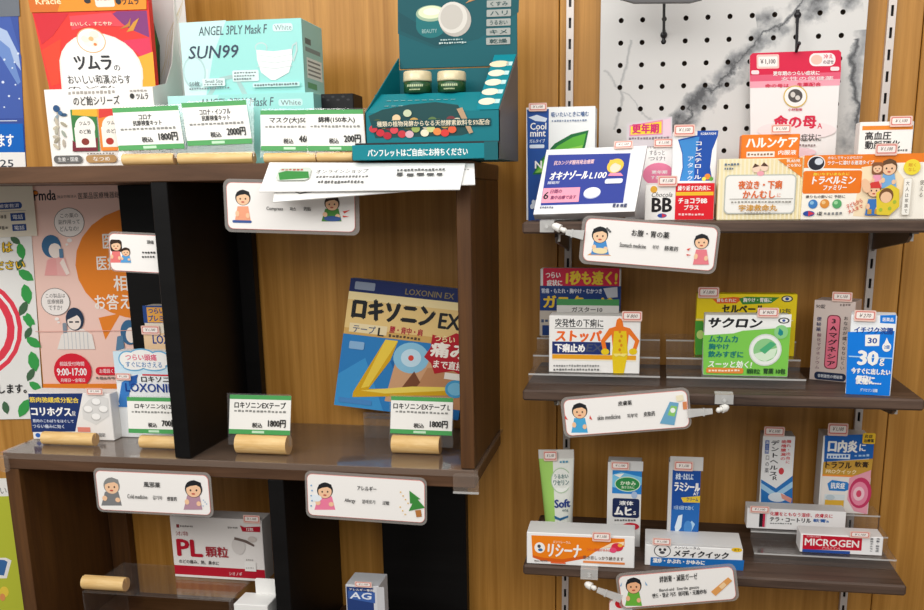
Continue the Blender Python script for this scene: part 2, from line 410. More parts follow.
# black boards standing against the wall
mb = MB(); q = at(118, 200, -.03); mb.bbox((q.x, -.028, ZM + .002), (-.728, -.006, ZT - .027), W_BLACK, .001)
tag(mb.build('backing_board'), 'tall black board behind the divider in the upper cubby, next to the pink poster', 'board')
q0 = at(386, 560, -.01); q1 = at(466.5, 560, -.03)
mb = MB(); mb.bbox((q0.x, -.03, .6855), (q1.x, -.006, ZM - .031), W_BLACK, .001)
tag(mb.build('backing_board'), 'black board standing at the right end under the cubby, behind the allergy sign', 'board')

# clear vinyl over the middle board
sh = empty('clear_shelf_cover', (-.685, -.14, ZM)); tag(sh, 'clear vinyl sheet covering the middle cubby board, with a folded corner at its right end', 'shelf cover')
mb = MB(); mb.box((XL - .001, YF - .004, ZM), (XR + .006, -.004, ZM + .0012), SHEET); mb.box((XL - .001, YF - .0052, ZM - .010), (XR + .006, YF - .0042, ZM + .0012), SHEET); part(mb, 'sheet', sh)
c0 = at(453, 473, YF - .008); c1 = at(479, 494, YF - .008)
mb = MB(); mb.prism(rpoly(c0.x, c1.z, c1.x, c0.z, .006), YF - .0095, YF - .0065, SHEET); mb.box((c0.x, YF - .011, c1.z), (c1.x, YF - .008, c1.z + .003), FROST); part(mb, 'corner_fold', sh)
c0 = at(-2, 455, YF - .008); c1 = at(10, 472, YF - .008)
mb = MB(); mb.prism(rpoly(c0.x, c1.z, c1.x, c0.z, .006), YF - .0095, YF - .0065, SHEET); part(mb, 'corner_fold', sh)

# slotted uprights
def upright(label, xc, m):
    mb = MB(); w_ = .0062; pitch = .0335; sl = .0165; y0, y1 = -.011, 0; zb = .25; sw = .0022
    mb.box((xc - w_, y0 + .0016, zb), (xc - w_ + .0015, y1, 2.35), m); mb.box((xc + w_ - .0015, y0 + .0016, zb), (xc + w_, y1, 2.35), m)
    k = 0; z = zb
    mb.box((xc - w_, y0, zb), (xc - sw, y0 + .0016, 2.35), m); mb.box((xc + sw, y0, zb), (xc + w_, y0 + .0016, 2.35), m)
    while z < 2.33:
        mb.box((xc - sw, y0, z), (xc + sw, y0 + .0016, z + pitch - sl), m); z += pitch
    mb.box((xc - sw - .001, y1 - .002, zb), (xc + sw + .001, y1 - .001, 2.35), BLACKM)
    return tag(mb.build('slotted_wall_rail'), label, 'wall rail', 'slotted rails carrying the right shelves')
upright('slotted metal wall rail by the left ends of the three shelves', -.1388, STEEL)
upright('slotted metal wall rail by the right ends of the three shelves', .3783, STEEL)

# right shelves and their brackets
nm = {Z1: 'top', Z2: 'middle', Z3: 'bottom'}
for Z, lab in ((Z1, 'grey brown wooden shelf board under the pegboard'), (Z2, 'grey brown wooden shelf board below the stomach medicine sign'), (Z3, 'grey brown wooden shelf board carrying the creams and ointments, lowest of three')):
    mb = MB(); mb.bbox((-.188, -.262, Z - .0175), (.4125, -.0125, Z), W_SHELF, .003); tag(mb.build('wooden_shelf_board'), lab, 'shelf', 'wall shelves on the right')
    for xc, sd in ((-.1388, 'left'), (.3783, 'right')):
        br = empty('shelf_bracket', (xc, 0, Z - .018)); tag(br, 'steel bracket under the %s end of the %s wooden shelf' % (sd, nm[Z]), 'bracket', 'steel shelf brackets')
        mb = MB(); mb.prismx([(-.0115, Z - .0178), (-.232, Z - .0178), (-.236, Z - .024), (-.222, Z - .033), (-.02, Z - .055), (-.0115, Z - .058)], xc - .002, xc + .002, mat('6A5F58', .4, .3, .5)); part(mb, 'arm', br)
        mb = MB(); mb.tube((xc + .004, -.226, Z - .031), (xc + .004, -.226, Z - .019), .0028, .0028, mat('E6E2DC', .25, .5, .6), 10); mb.box((xc + .001, -.23, Z - .0205), (xc + .012, -.215, Z - .0178), mat('8A817A', .3, .5, .6)); part(mb, 'screw', br)

# pegboard with real holes
MAR = marble()
h0 = at(621.2, 20.6, -.022); h1 = at(842.8, 14.6, -.022); pitch = (h1.x - h0.x) / 10
px0, px1 = at(601, 0, -.022).x, at(868.6, 0, -.022).x
mb = MB(); bx = MB()
zs = [h0.z + pitch * k for k in range(3, -9, -1)]; xs = [h0.x + pitch * k for k in range(11)]
ex = [px0] + [(xs[i] + xs[i + 1]) / 2 for i in range(10)] + [px1]
ez = [zs[0] + pitch / 2 - pitch * k for k in range(13)]
hr = .0042; yf, yb = -.022, -.0155
for j, z in enumerate(zs):
    for i, x in enumerate(xs):
        o_ = []; n_ = []
        for k in range(16):
            a = 2 * math.pi * k / 16; c, s_ = math.cos(a), math.sin(a); m_ = max(abs(c), abs(s_))
            hx = (ex[i + 1] - x) if c > 0 else (x - ex[i]); hz = (ez[j] - z) if s_ > 0 else (z - ez[j + 1])
            o_.append((x + c / m_ * hx, yf, z + s_ / m_ * hz)); n_.append((x + c * hr, yf, z + s_ * hr))
        mb.add(o_ + n_, [(k, (k + 1) % 16, 16 + (k + 1) % 16, 16 + k) for k in range(16)], MAR)
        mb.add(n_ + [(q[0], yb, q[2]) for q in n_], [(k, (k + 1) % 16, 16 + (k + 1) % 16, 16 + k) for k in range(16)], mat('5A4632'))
zt, zb = ez[0], ez[-1]
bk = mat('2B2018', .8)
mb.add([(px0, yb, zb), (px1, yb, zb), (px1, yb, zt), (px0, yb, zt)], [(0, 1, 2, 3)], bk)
for a, b in (((px0, zb), (px1, zb)), ((px1, zb), (px1, zt)), ((px1, zt), (px0, zt)), ((px0, zt), (px0, zb))):
    mb.add([(a[0], yf, a[1]), (b[0], yf, b[1]), (b[0], -.0125, b[1]), (a[0], -.0125, a[1])], [(0, 1, 2, 3)], 'E2DFDA')
mb.box((px0 + .03, -.0154, zb + .05), (px1 - .03, 0, zb + .07), bk); mb.box((px0 + .03, -.0154, zt - .07), (px1 - .03, 0, zt - .05), bk)
tag(mb.build('pegboard'), 'white marble patterned pegboard with round holes on the wood wall', 'pegboard')

# ------------------------------------------------------------------ posters on the wall
def sheetobj(name, label, cat, z, BL, BR, TL, Ys, art, col='F4F1EC', th=.0008, outline=None, rad=None, group=None, stick=None, back=None):
    f = sheet_face(z, BL, BR, TL, Ys); mb = MB()
    if outline: pts = [tuple(f.loc(q)) for q in outline]
    else:
        TR = f.BL + f.a + f.b; pts = [tuple(f.loc(q)) for q in (BL, BR, TR, TL)]
    if rad is not None:
        xs_ = [q[0] for q in pts]; zs_ = [q[1] for q in pts]; pts = rpoly(min(xs_), min(zs_), max(xs_), max(zs_), rad)
    mb.prism(pts, 0, th, col, back); f.art(mb, art)
    o = mb.build(name, None, f.mw); tag(o, label, cat, group)
    for s_ in (stick or []): sticker(f, o, *s_)
    return o, f
def S(y): return y + 538.4
OR = 'F08A2E'
art = [e(490, 372, 222, 195, OR), p([(352, 560), (430, 545), (378, 640)], OR),
       t('Pmda', 120, 108, 198, 144, '2B2B33', .03), e(127, 116, 8, 6, OR), t('独立行政法人', 202, 128, 270, 138, '5A5050'), t('医薬品医療機器総合機構', 275, 122, 470, 144, '4A4444'),
       e(245, 222, 53, 51, '6F6A66'), e(245, 222, 51, 49, 'FBF4EF'), t('この薬の', 214, 190, 276, 206, '4A4444'), t('副作用って', 208, 212, 282, 228, '4A4444'), t('どんなの?', 214, 235, 278, 252, '4A4444'), e(247, 284, 9, 7, 'FBF4EF'), e(238, 298, 5, 4, 'FBF4EF'),
       t('医薬品', 362, 262, 480, 318, 'FFF6EC', .02), t('医療機器', 343, 340, 500, 392, 'FFF6EC', .02), t('相談に', 403, 410, 560, 466, 'FFF6EC', .02), t('お答えします', 338, 476, 600, 532, 'FFF6EC', .02),
       # woman on the phone
       p([(160, 405), (168, 352), (190, 338), (232, 345), (250, 402), (238, 408)], 'F6B9B4'), p([(200, 340), (206, 405), (160, 405), (172, 352)], 'F4ABA8'), p([(226, 345), (250, 400), (238, 406), (214, 362)], 'FBE9DF'),
       e(184, 303, 34, 40, '3E6E96'), e(197, 318, 22, 27, 'FBEDE3'), p([(165, 300), (180, 270), (205, 272), (218, 300), (196, 292)], '3E6E96'), rr(212, 312, 226, 345, 4, '5F87A8'),
       e(200, 500, 52, 50, '6F6A66'), e(200, 500, 50, 48, 'FBF4EF'), t('この製品は', 165, 470, 234, 486, '4A4444'), t('医療機器', 172, 491, 228, 507, '4A4444'), t('ですか?', 176, 512, 224, 530, '4A4444'), e(206, 562, 8, 6, 'FBF4EF'), e(212, 574, 5, 4, 'FBF4EF'),
       # man on the phone
       p([(208, S(135)), (222, S(82)), (252, S(60)), (298, S(60)), (332, S(82)), (344, S(135))], 'F3EEE8'), [r(232 + 14 * k, S(72), 234 + 14 * k, S(134), 'C9CCD0') for k in range(7)],
       e(270, S(25), 32, 42, '2E3E55'), e(268, S(35), 24, 28, 'FBEDE3'), p([(242, S(28)), (250, S(-2)), (280, S(-8)), (300, S(22)), (280, S(10))], '2E3E55'), r(250, S(32), 264, S(38), '4A4A50'), r(272, S(32), 286, S(38), '4A4A50'), rr(228, S(38), 242, S(75), 4, '8A97A5'),
       e(463, S(75), 30, 45, '3E6E96'), e(470, S(85), 18, 28, 'FBEDE3'), p([(418, S(140)), (422, S(90)), (440, S(85)), (450, S(140))], '5F87A8'),
       e(265, S(215), 68, 66, 'E2263A'), t('相談受付時間', 218, S(180), 306, S(196), 'FFFFFF'), t('9:00-17:00', 208, S(204), 316, S(232), 'FFFFFF', .03), t('月曜日～金曜日', 222, S(242), 310, S(256), 'FFFFFF'),
       rr(348, S(200), 470, S(230), 14, 'E2263A'), t('お電話ください', 362, S(207), 452, S(223), 'FFFFFF'), bars(350, S(236), 460, S(246), '8A7A74', 8),
       r(160, S(262), 620, S(300), OR), r(130, S(67), 620, S(69), 'E9AFA2')]
sheetobj('wall_poster', 'pink health advice poster with a big orange circle and phone hours', 'poster', zD, (158, 830), (620, 830), (98, 70), -.0012, art, 'FAD3C6')
GR, DG = '3FA552', '4A6E50'
lv = [(45, 295, 18, 14, DG), (65, 332, 20, 25, GR), (62, 378, 18, 16, DG), (83, 415, 18, 30, GR), (87, 480, 31, 25, GR), (77, 530, 19, 24, DG), (97, 572, 20, 21, GR), (97, S(33), 19, 23, GR), (96, S(78), 19, 17, DG), (115, S(112), 18, 28, GR), (117, S(180), 30, 28, GR), (108, S(228), 17, 22, DG), (125, S(270), 20, 21, GR), (22, S(348), 18, 20, DG), (87, S(350), 30, 26, GR)]
art = [e(-102, S(60), 176, 180, 'EE4456'), e(-102, S(60), 160, 164, 'FBFBF8'), e(-102, S(60), 150, 154, 'EE4456'), e(-102, S(60), 124, 128, 'FBFBF8'), [p([(a + .95 * math.hypot(c, d) * (u * math.cos(g) - w_ * math.sin(g)), b + .95 * math.hypot(c, d) * (u * math.sin(g) + w_ * math.cos(g))) for u, w_ in ((-.95, 0), (-.6, -.34), (0, -.5), (.5, -.38), (1, 0), (.5, .38), (0, .5), (-.6, .34))], k) for i, (a, b, c, d, k) in enumerate(lv) for g in (math.radians(35 + 40 * (i % 3)),)],
       t('は', 0, 298, 38, 336, '3A3226', .09), t('は', 2, 300, 36, 334, 'F2C838', .03), t('ください', -60, 362, 82, 396, '3A3226', .09), t('ください', -58, 364, 80, 394, 'F2C838', .03), t('します。', -4, S(262), 95, S(296), '1E1E1E', .03)]
sheetobj('wall_poster', 'white poster with a red ring and green leaf border beside the pink poster', 'poster', zD, (-150, S(395)), (158, S(390)), (-214, 230), -.003, art, 'F3F2EE')
art = [rr(-60, 153, 78, 177, 10, '2B4A8C'), t('健康被害救済', -40, 158, 68, 172, 'FFFFFF'), r(-60, 183, 92, 185, 'B9B4AA'), r(38, 190, 90, 218, '2B4A8C'), t('電話', 46, 196, 82, 212, 'FFFFFF'), r(45, 230, 95, 254, '2B4A8C'), t('電話', 52, 235, 88, 250, 'FFFFFF'), bars(-30, 196, 28, 210, '8A8478', 5), bars(-30, 236, 34, 250, '8A8478', 5)]
sheetobj('notice_sheet', 'cream notice sheet with blue bars hanging over the leaf poster', 'notice', zD, (-100, 282), (134, 272), (-125, 66), -.0055, art, 'EFE6D2', .001)
art = [p([(-20, 60), (30, 60), (70, 200), (80, 420), (-20, 420)], '4661AE'), p([(-30, 85), (20, 110), (60, 190), (70, 250), (20, 180), (-30, 160)], 'AFC3E4'), p([(-30, 120), (30, 170), (70, 290), (60, 300), (0, 200), (-30, 180)], '6F8FCB'),
       [e(x, y, s_, s_, 'DCE6F6') for x, y, s_ in ((12, 210, 4), (40, 240, 3), (8, 290, 5), (52, 300, 3), (30, 340, 4), (66, 350, 3), (14, 380, 3), (60, 190, 4), (48, 220, 3))],
       r(-100, 60 - 110, 60, 60, '6E747C'), r(-30, 428, 60, 431, 'DCE6F6'), r(-120, 440, 84, 545, '1468C4'), t('ます', -6, 478, 50, 525, 'FFFFFF', .03), r(-120, 545, 92, 600, 'F4F2EE'), t('025', -24, 572, 50, 600, '3A3F4A', .02)]
sheetobj('wall_poster', 'blue poster with light streaks above a blue and white strip, top left on the wall', 'poster', zA, (-120, 596), (94, 596), (-165, -60), -.0012, art, '3D55A0')
art = [r(-20, 575 - 430, 24, 575 - 400, 'F2F0EA'), r(-20, 300, 40, 304, 'F2F0EA'), p([(-20, 395), (18, 395), (38, 405), (22, 470), (-20, 470)], 'F4F2EE'), p([(-20, 400), (12, 403), (24, 410), (12, 460), (-20, 455)], '3D6FA8'), e(14, 520, 16, 20, 'F2D34A'), e(8, 540, 10, 14, 'E79A5A')]
art = [r(-200, 112, 30, 175, 'F2F0EA'), t('い', -6, 145, 16, 166, '6A6A62')] + art[2:]
sheetobj('wall_poster', 'yellow green poster partly seen beside the lower left side panel', 'poster', zH, (-150, 720), (110, 720), (-200, 112), -.0012, art, 'BFC63C')

# ------------------------------------------------------------------ builders for repeated kinds
def log(label, z, x0, y0, x1, y1, Y=None, Z=None, group='wooden price card holders', yaw=0):
    a, b = P(z, (x0, y1)), P(z, (x1, y1)); pm = P(z, ((x0 + x1) / 2, y1))
    c = atz(*pm, Z) if Y is None else at(*pm, Y)
    if Y is not None: c.z = Z
    rad = (at(*P(z, ((x0 + x1) / 2, y0)), c.y).z - at(*pm, c.y).z) / 2 * .96
    if Y is None: c.y += rad * .55
    A, B = at(*a, c.y - rad * .9), at(*b, c.y - rad * .9)
    mb = MB(); L = (B.x - A.x) / 2; pts = []
    for k in range(26):
        g = math.radians(98 + 344 * k / 25); pts.append((rad * math.cos(g), rad * math.sin(g)))
    pts += [(.0012, rad * .2), (-.0012, rad * .2)]
    n = len(pts)
    mb.add([(-L, y, z_) for y, z_ in pts] + [(L, y, z_) for y, z_ in pts], [(i, (i + 1) % n, n + (i + 1) % n, n + i) for i in range(n)], W_LOG)
    endm = mat('C9A070', .6)
    mb.add([(-L, y, z_) for y, z_ in pts], [list(range(n))[::-1]], endm); mb.add([(L, y, z_) for y, z_ in pts], [list(range(n))], endm)
    o = mb.build('wooden_card_holder', None, Matrix.Translation(Vector(((A.x + B.x) / 2, c.y, Z + rad))) @ Matrix.Rotation(math.radians(yaw), 4, 'Z'))
    tag(o, label, 'card holder', group); o['rad'] = rad
    return o, c.y, rad
def price_card(label, z, BL, BR, TL, lines, price, Y, group='green edged price cards', sub=True, zlog=None, lean=.012):
    """card in a clear sleeve, standing in the groove of a wooden holder"""
    f = sheet_face(z, BL, BR, TL, (Y - .0045, Y - .0045, Y - .0045 + lean))
    root = empty('price_card'); root.matrix_world = f.mw; tag(root, label, 'price card', group)
    W_, H = f.u.length, f.v.y
    mb = MB(); x0, x1 = -.002, W_ + .002
    low = -((f.O.z - zlog) * 1.02) if zlog else -.012
    mb.prism([(x0, min(low, -.004)), (x1, min(low, -.004)), (x1, H + .0025), (x0, H + .0025)], .0009, .0021, CLEAR); mb.build('clear_sleeve', root)
    mb = MB(); mb.prism([(0, 0), (W_, 0), (W_ + f.v.x, H), (f.v.x, H)], 0, .0007, 'F1EFE9')
    g = Face('', (0, 100), (100, 100), (0, 0), None, f.u, f.v)
    G = '4D9E58'
    art = [r(0, 0, 100, 11, G), r(0, 88, 100, 100, G), r(38, 91, 58, 97, 'BFE0C0')]
    y = 17
    hh = 17 if len(lines) == 1 else 13
    for i, (s_, a0, a1) in enumerate(lines): art.append(t(s_, a0, y, a1, y + hh, '2A2A2A', .035)); y += hh + 1
    art += bars(8, y + 3, 94, y + 9, '8A8A86', 14)
    art += [t('税込', 38, 70, 55, 83, '2A2A2A', .03), t(price, 64, 61, 93, 81, '1E1E1E', .035)]
    g.art(mb, art); mb.build('printed_card', root)
    return root
def hanging_sign(label, z, TL, TR, BL, cTL, cTR, cBL, art, Y, lean=0.0, group='laminated category signs'):
    f = sheet_face(z, BL, (BL[0] + TR[0] - TL[0], BL[1] + TR[1] - TL[1]), TL, (Y, Y, Y + lean))
    root = empty('hanging_sign'); root.matrix_world = f.mw; tag(root, label, 'sign', group)
    def rect(ff, a, b, c, d, rad):
        q = [ff.loc(k) for k in (a, b, c, d)]; return rpoly(min(q[0].x, q[3].x), min(q[2].y, q[3].y), max(q[1].x, q[2].x), max(q[0].y, q[1].y), rad)
    mb = MB(); W_, H = f.u.length, f.v.y
    mb.prism(rpoly(0, 0, W_, H, .011), .0006, .0018, SLEEVE); mb.build('laminate_sleeve', root)
    a = f.loc(cBL); b = f.loc((cBL[0] + cTR[0] - cTL[0], cBL[1] + cTR[1] - cTL[1])); c = f.loc(cTL)
    x0, x1, y0, y1 = min(a.x, c.x), b.x, a.y, c.y
    mb = MB(); mb.prism(rpoly(x0, y0, x1, y1, .009), -.0004, .0004, 'E58F86')
    mb.add([(x, -.0004 - EPS, y) for x, y in rpoly(x0 + .0007, y0 + .0007, x1 - .0007, y1 - .0007, .0085)], [list(range(24))], 'F5F2EE')
    f.lay = 2; f.art(mb, art, -.0004); mb.build('printed_card', root)
    return root, f
def fill(a, b): return [a, b]
# ------------------------------------------------------------------ cubby top, left
K, WH, NV, RD = '222428', 'F7F5F1', '22336E', 'D9232E'
# throat sweet counter box with its tall back
f = box_face(zA, (188, 592), (572, 592), (162, 322), Z=ZT, Y=-.236)
root = empty('display_box'); root.matrix_world = f.mw; tag(root, 'white counter box with plant drawings holding the orange pouch', 'display box')
mb = MB(); mb.bbox((-f.W / 2, 0, 0), (f.W / 2, .0012, f.H), 'F4F1EC', .0003)
art = [bars(250, 330, 420, 342, 'A9A39B', 12), t('のど飴シリーズ', 268, 348, 432, 380, '3A3A38', .01), t('ツムラ', 490, 344, 532, 364, '3A3A38', .02), e(476, 352, 8, 9, '3A3A38'), bars(468, 331, 530, 338, 'A9A39B', 5),
       p([(208, 400), (212, 398), (218, 530), (212, 530)], 'B9AFA0'), [e(215 + 18 * math.cos(k * 2.1), 410 + k * 11, 13, 6, c, k * 50) for k, c in enumerate(('3B5B7A', '8FA0A8', 'C3B9A6', 'A9A28E', 'C9BFA8', 'B5B09E', '9FA79A', 'C3B9A6', 'A39A86', 'B9AFA0', 'C9BFA8'))], e(208, 388, 12, 12, '2F5480'), e(222, 404, 8, 8, '466C94'),
       r(265, 393, 356, 538, '3F7F46'), p([(265, 393), (356, 393), (356, 420), (265, 412)], 'E5B33A'), p([(265, 500), (300, 520), (356, 490), (356, 538), (265, 538)], '7C2F3A'), e(311, 455, 36, 38, 'F2EEE6'), r(275, 455, 347, 525, 'F2EEE6'), t('ツムラ', 290, 435, 330, 448, K, .02), t('のど飴', 290, 462, 332, 478, K, .02), e(312, 505, 14, 12, '8A3A32'),
       r(361, 393, 460, 538, 'EE8A36'), p([(361, 393), (460, 393), (460, 408), (361, 425)], 'D9443A'), e(410, 455, 38, 38, 'F6EFE4'), r(372, 455, 448, 525, 'F6EFE4'), t('ツムラ', 390, 435, 430, 448, K, .02), t('のど飴', 388, 462, 434, 478, K, .02), e(400, 505, 14, 12, 'B5382F'),
       rr(197, 552, 300, 579, 12, '6B6A68'), t('生姜・国産', 212, 558, 286, 573, WH), rr(314, 552, 424, 579, 12, 'B58E5E'), t('なつめ', 340, 558, 400, 573, WH), bars(318, 544, 420, 550, '8A8078', 9)]
f.art(mb, art); mb.build('front_panel', root)
mb = MB(); mb.bbox((-f.W / 2 + .0016, .0016, 0), (f.W / 2 - .0016, .0985, .022), 'E2DED9', .0003); mb.build('base', root)
mb = MB(); mb.bbox((-f.W / 2, .1, 0), (f.W / 2 + .016, .1012, .36), 'DCD8D4', .0003)
g = box_face(zA, (188, 592), (572, 592), (162, 322), Z=ZT, Y=-.136)
for k in range(5):
    q = [(560 + 14 * k, 320 - 25 * k), (590 + 9 * k, 230 - 30 * k), (600 + 12 * k, 130 - 20 * k), (640 + 4 * k, 40 - 10 * k)]
    for a, b in zip(q, q[1:]):
        A, B = at(*P(zA, a), -.1365), at(*P(zA, b), -.1365); m_ = f.mw.inverted(); A = m_ @ A; B = m_ @ B
        d = (B - A).normalized() * .0003; mb.add([(A.x - d.z, .0998, A.z + d.x), (A.x + d.z, .0998, A.z - d.x), (B.x + d.z, .0998, B.z - d.x), (B.x - d.z, .0998, B.z + d.x)], [(0, 1, 2, 3)], 'CDBB92')
mb.build('back_panel', root)
mb = MB(); mb.prismx([(.0012, 0), (.1, 0), (.1, f.H * 2.5), (.09, f.H * 1.9), (.07, f.H * 1.35), (.045, f.H * 1.08), (.0012, f.H)], f.W / 2 - .0012, f.W / 2, 'E6E2DD'); mb.build('side_panel', root)
mb = MB(); mb.prismx([(.0012, 0), (.1, 0), (.1, f.H * .55), (.005, f.H * .55), (.0012, f.H * .97)], -f.W / 2, -f.W / 2 + .0012, 'E6E2DD'); mb.build('side_panel', root)

art = [p([(92, -60), (522, -60), (560, 330), (560, 420), (200, 420)], 'DB2B22'), p([(420, 46), (526, 46), (536, 140), (470, 110), (395, 60)], '7A2C6E'), p([(440, 150), (536, 140), (550, 250), (500, 200)], 'D42A50'), p([(490, 210), (548, 190), (560, 330), (515, 330)], 'F2A325'), p([(120, 50), (250, 50), (190, 130), (150, 160)], 'C81A2A'), p([(150, 180), (220, 140), (215, 300), (185, 310)], 'F03A1C'),
       p([(250, 60), (400, 50), (450, 100), (330, 95), (260, 110)], 'D8404C'), p([(455, 120), (480, 85), (500, 70), (480, 115)], 'C98A2A'), p([(430, 110), (460, 90), (470, 70), (468, 100)], 'B5742A'),
       e(365, 250, 148, 132, 'E7DCD2'), p([(217, 250), (513, 250), (513, 420), (232, 420)], 'E7DCD2'), e(365, 250, 141, 125, 'F1EFEC'), p([(224, 250), (506, 250), (508, 420), (238, 420)], 'F1EFEC'),
       e(330, 148, 52, 46, 'D9A87A'), e(330, 148, 48, 42, 'F3EEE8'), [e(330 + 20 * math.cos(k * 1.05), 142 + 18 * math.sin(k * 1.05), 16, 13, 'E9DCCB' if k % 2 else 'EFE6D8') for k in range(6)], e(330, 142, 9, 8, 'D9B074'), e(345, 162, 6, 5, 'D97A3A'),
       t('おいしく、すこやか', 255, 82, 405, 96, 'F7E3C8', .02), t('ツムラ', 270, 200, 404, 254, K, .04), t('の', 412, 236, 434, 256, K), t('おいしい和漢ぷらす', 246, 270, 472, 303, '4A4A48', .01), t('のど飴', 246, 309, 420, 330, '4A4A48'),
       p([(88, -80), (525, -80), (527, 42), (112, 46)], 'E0891E'), p([(88, -80), (250, -80), (210, 44), (112, 46)], 'C9661A'), t('Kracie', 130, -4, 222, 18, 'F6DDB0', .03), rr(342, -40, 410, 32, 8, 'F3D9CE'), bars(350, 0, 402, 10, '8A6A60', 4), t('ツムラ', 440, 3, 500, 25, K, .03), e(428, 12, 10, 12, K), e(318, 8, 12, 10, K)]
sheetobj('sweets_pouch', 'orange and red herbal sweets pouch standing in the white counter box', 'pouch', zA, (200, 420), (560, 420), (92, -90), (-.2285, -.2285, -.19), art, 'DB2B22', .012, [(235, 480), (562, 480), (556, 300), (522, -90), (84, -90), (115, 46), (187, 318)])
sheetobj('sweets_pouch', 'dark green pouch showing only its edge behind the orange pouch', 'pouch', zA, (330, 420), (566, 420), (300, 10), (-.175, -.175, -.157), [p([(520, 60), (560, 140), (562, 300), (540, 300)], '3F8A3C')], '1E4A26', .01, [(330, 520), (566, 520), (560, 160), (530, 50), (500, 10), (320, 10)])

# two mask boxes
AQ = '9FE0DA'
art = [p([(15, 345), (200, 345), (140, 470), (100, 595), (30, 595)], 'B9E9E4'), t('ANGEL 3PLY Mask F', 130, 358, 394, 388, '52606A', .01, .2), rr(410, 366, 494, 390, 8, 'C9EFEA'), t('White', 418, 370, 488, 387, '7A8A8E', .01), t('SUN99', 90, 430, 300, 480, '3E4A5E', .01, .2)]
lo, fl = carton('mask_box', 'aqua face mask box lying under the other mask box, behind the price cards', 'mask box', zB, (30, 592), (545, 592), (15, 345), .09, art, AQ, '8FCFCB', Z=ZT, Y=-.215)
MG = '6E7A80'
art = [p([(62, 82), (230, 80), (180, 200), (150, 344), (72, 344)], 'C9EFEC'), p([(72, 344), (150, 344), (160, 250), (66, 230)], 'D4EDEB'), e(110, 260, 42, 60, 'B4D4D4'), e(110, 260, 36, 52, 'C9EFEC'),
       p([(150, 344), (200, 280), (260, 270), (300, 344), (280, 344), (255, 285), (205, 292), (170, 344)], 'A9C9C6'),
       t('ANGEL 3PLY Mask F', 130, 99, 375, 131, '52606A', .01, .2), rr(394, 100, 464, 127, 9, 'D8F4F0'), t('White', 400, 104, 460, 123, '8A9A9E', .01), t('SUN99', 90, 166, 272, 212, '3A465A', .015, .22),
       e(352, 180, 22, 18, 'C3D9D8'), e(352, 182, 19, 15, AQ), p([(452, 215), (462, 175), (478, 165), (480, 195), (466, 235), (462, 230), (474, 195), (474, 173), (465, 180), (458, 216)], 'C3D9D8'),
       p([(335, 188), (395, 196), (458, 190), (462, 225), (448, 272), (400, 297), (385, 296), (350, 268), (337, 225)], 'F4F6F5'), [p([(338, 205 + 20 * k), (400, 215 + 20 * k), (460, 207 + 20 * k), (460, 210 + 20 * k), (400, 219 + 20 * k), (339, 208 + 20 * k)], 'D5DEDE') for k in range(3)],
       rr(248, 258, 342, 298, 5, 'DFF4F1'), bars(254, 264, 336, 270, MG, 8), bars(254, 275, 330, 281, MG, 8), bars(254, 286, 318, 292, MG, 7), t('50枚', 92, 292, 130, 310, MG, .02), rr(140, 284, 222, 312, 4, 'DFF4F1'), t('Small Size', 150, 288, 214, 300, '52606A', .02), bars(146, 303, 216, 308, MG, 7), bars(92, 316, 240, 322, MG, 16), rr(322, 306, 488, 322, 4, 'C9EFEA'), bars(328, 310, 482, 318, MG, 16)]
def side_print(mb, f):
    x = f.W / 2 + 3e-4; D = .094
    def q(a, b, c, d, m): mb.add([(x, a * D, b * f.H), (x, c * D, b * f.H), (x, c * D, d * f.H), (x, a * D, d * f.H)], [(0, 1, 2, 3)], m)
    q(.02, .01, .98, .99, '9BD4D0'); x += 1e-4
    q(.12, .68, .4, .76, '5E7378'); q(.12, .58, .85, .64, '7A9498'); q(.15, .22, .9, .5, 'E1EFED')
    x += 1e-4
    for k in range(4): q(.2, .44 - .06 * k, .82, .465 - .06 * k, '7F8E90')
    q(.15, .08, .6, .16, '5FA57E')
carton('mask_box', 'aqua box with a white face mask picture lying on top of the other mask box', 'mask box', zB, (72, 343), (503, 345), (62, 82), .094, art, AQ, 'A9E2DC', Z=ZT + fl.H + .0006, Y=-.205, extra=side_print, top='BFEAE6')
carton('small_carton', 'black carton behind the cotton swab price card', 'carton', z1, (324, 163), (356, 163), (324, 94), .05, [[e(326 + 5 * k, 97 + 3 * (k % 2), 1.6, 1, '3A3A3C') for k in range(6)]], '1B1B1D', Z=ZT, Y=-.18)

LW = 'wooden card holder on the cubby top '
_, Yl, rl = log('wooden card holder under the price card before the white sweets counter box', zA, 437, 545, 622, 590, Y=-.25, Z=ZT)
log('wooden card holder under the price card reading two thousand yen, before the mask boxes', zB, 45, 545, 314, 590, Y=-.25, Z=ZT)
log('wooden card holder under the half hidden mask price card', zB, 355, 549, 541, 588, Y=-.25, Z=ZT)
log('wooden card holder under the cotton swab price card, beside the teal counter display', zB, 545, 545, 672, 586, Y=-.25, Z=ZT)
zl = ZT + rl
price_card('green edged price card in front of the white sweets counter box, cubby top', zA, (427, 541), (663, 533), (402, 388), [('コロナ', 38, 58), ('抗原検査キット', 28, 72)], '1800円', -.25, zlog=zl)
price_card('green edged price card reading two thousand yen before the mask boxes', zB, (82, 524), (314, 515), (58, 370), [('コロナ・インフル', 26, 74), ('抗原検査キット', 28, 72)], '2000円', -.25, zlog=zl)
price_card('green edged mask price card, its right end behind the cotton swab card', zB, (345, 541), (560, 541), (342, 396), [('マスク(大)50枚', 15, 88)], '460円', -.246, zlog=zl)
price_card('green edged cotton swab price card beside the teal counter display', zB, (513, 541), (722, 541), (501, 394), [('綿棒(150本入)', 22, 85)], '200円', -.252, zlog=zl)

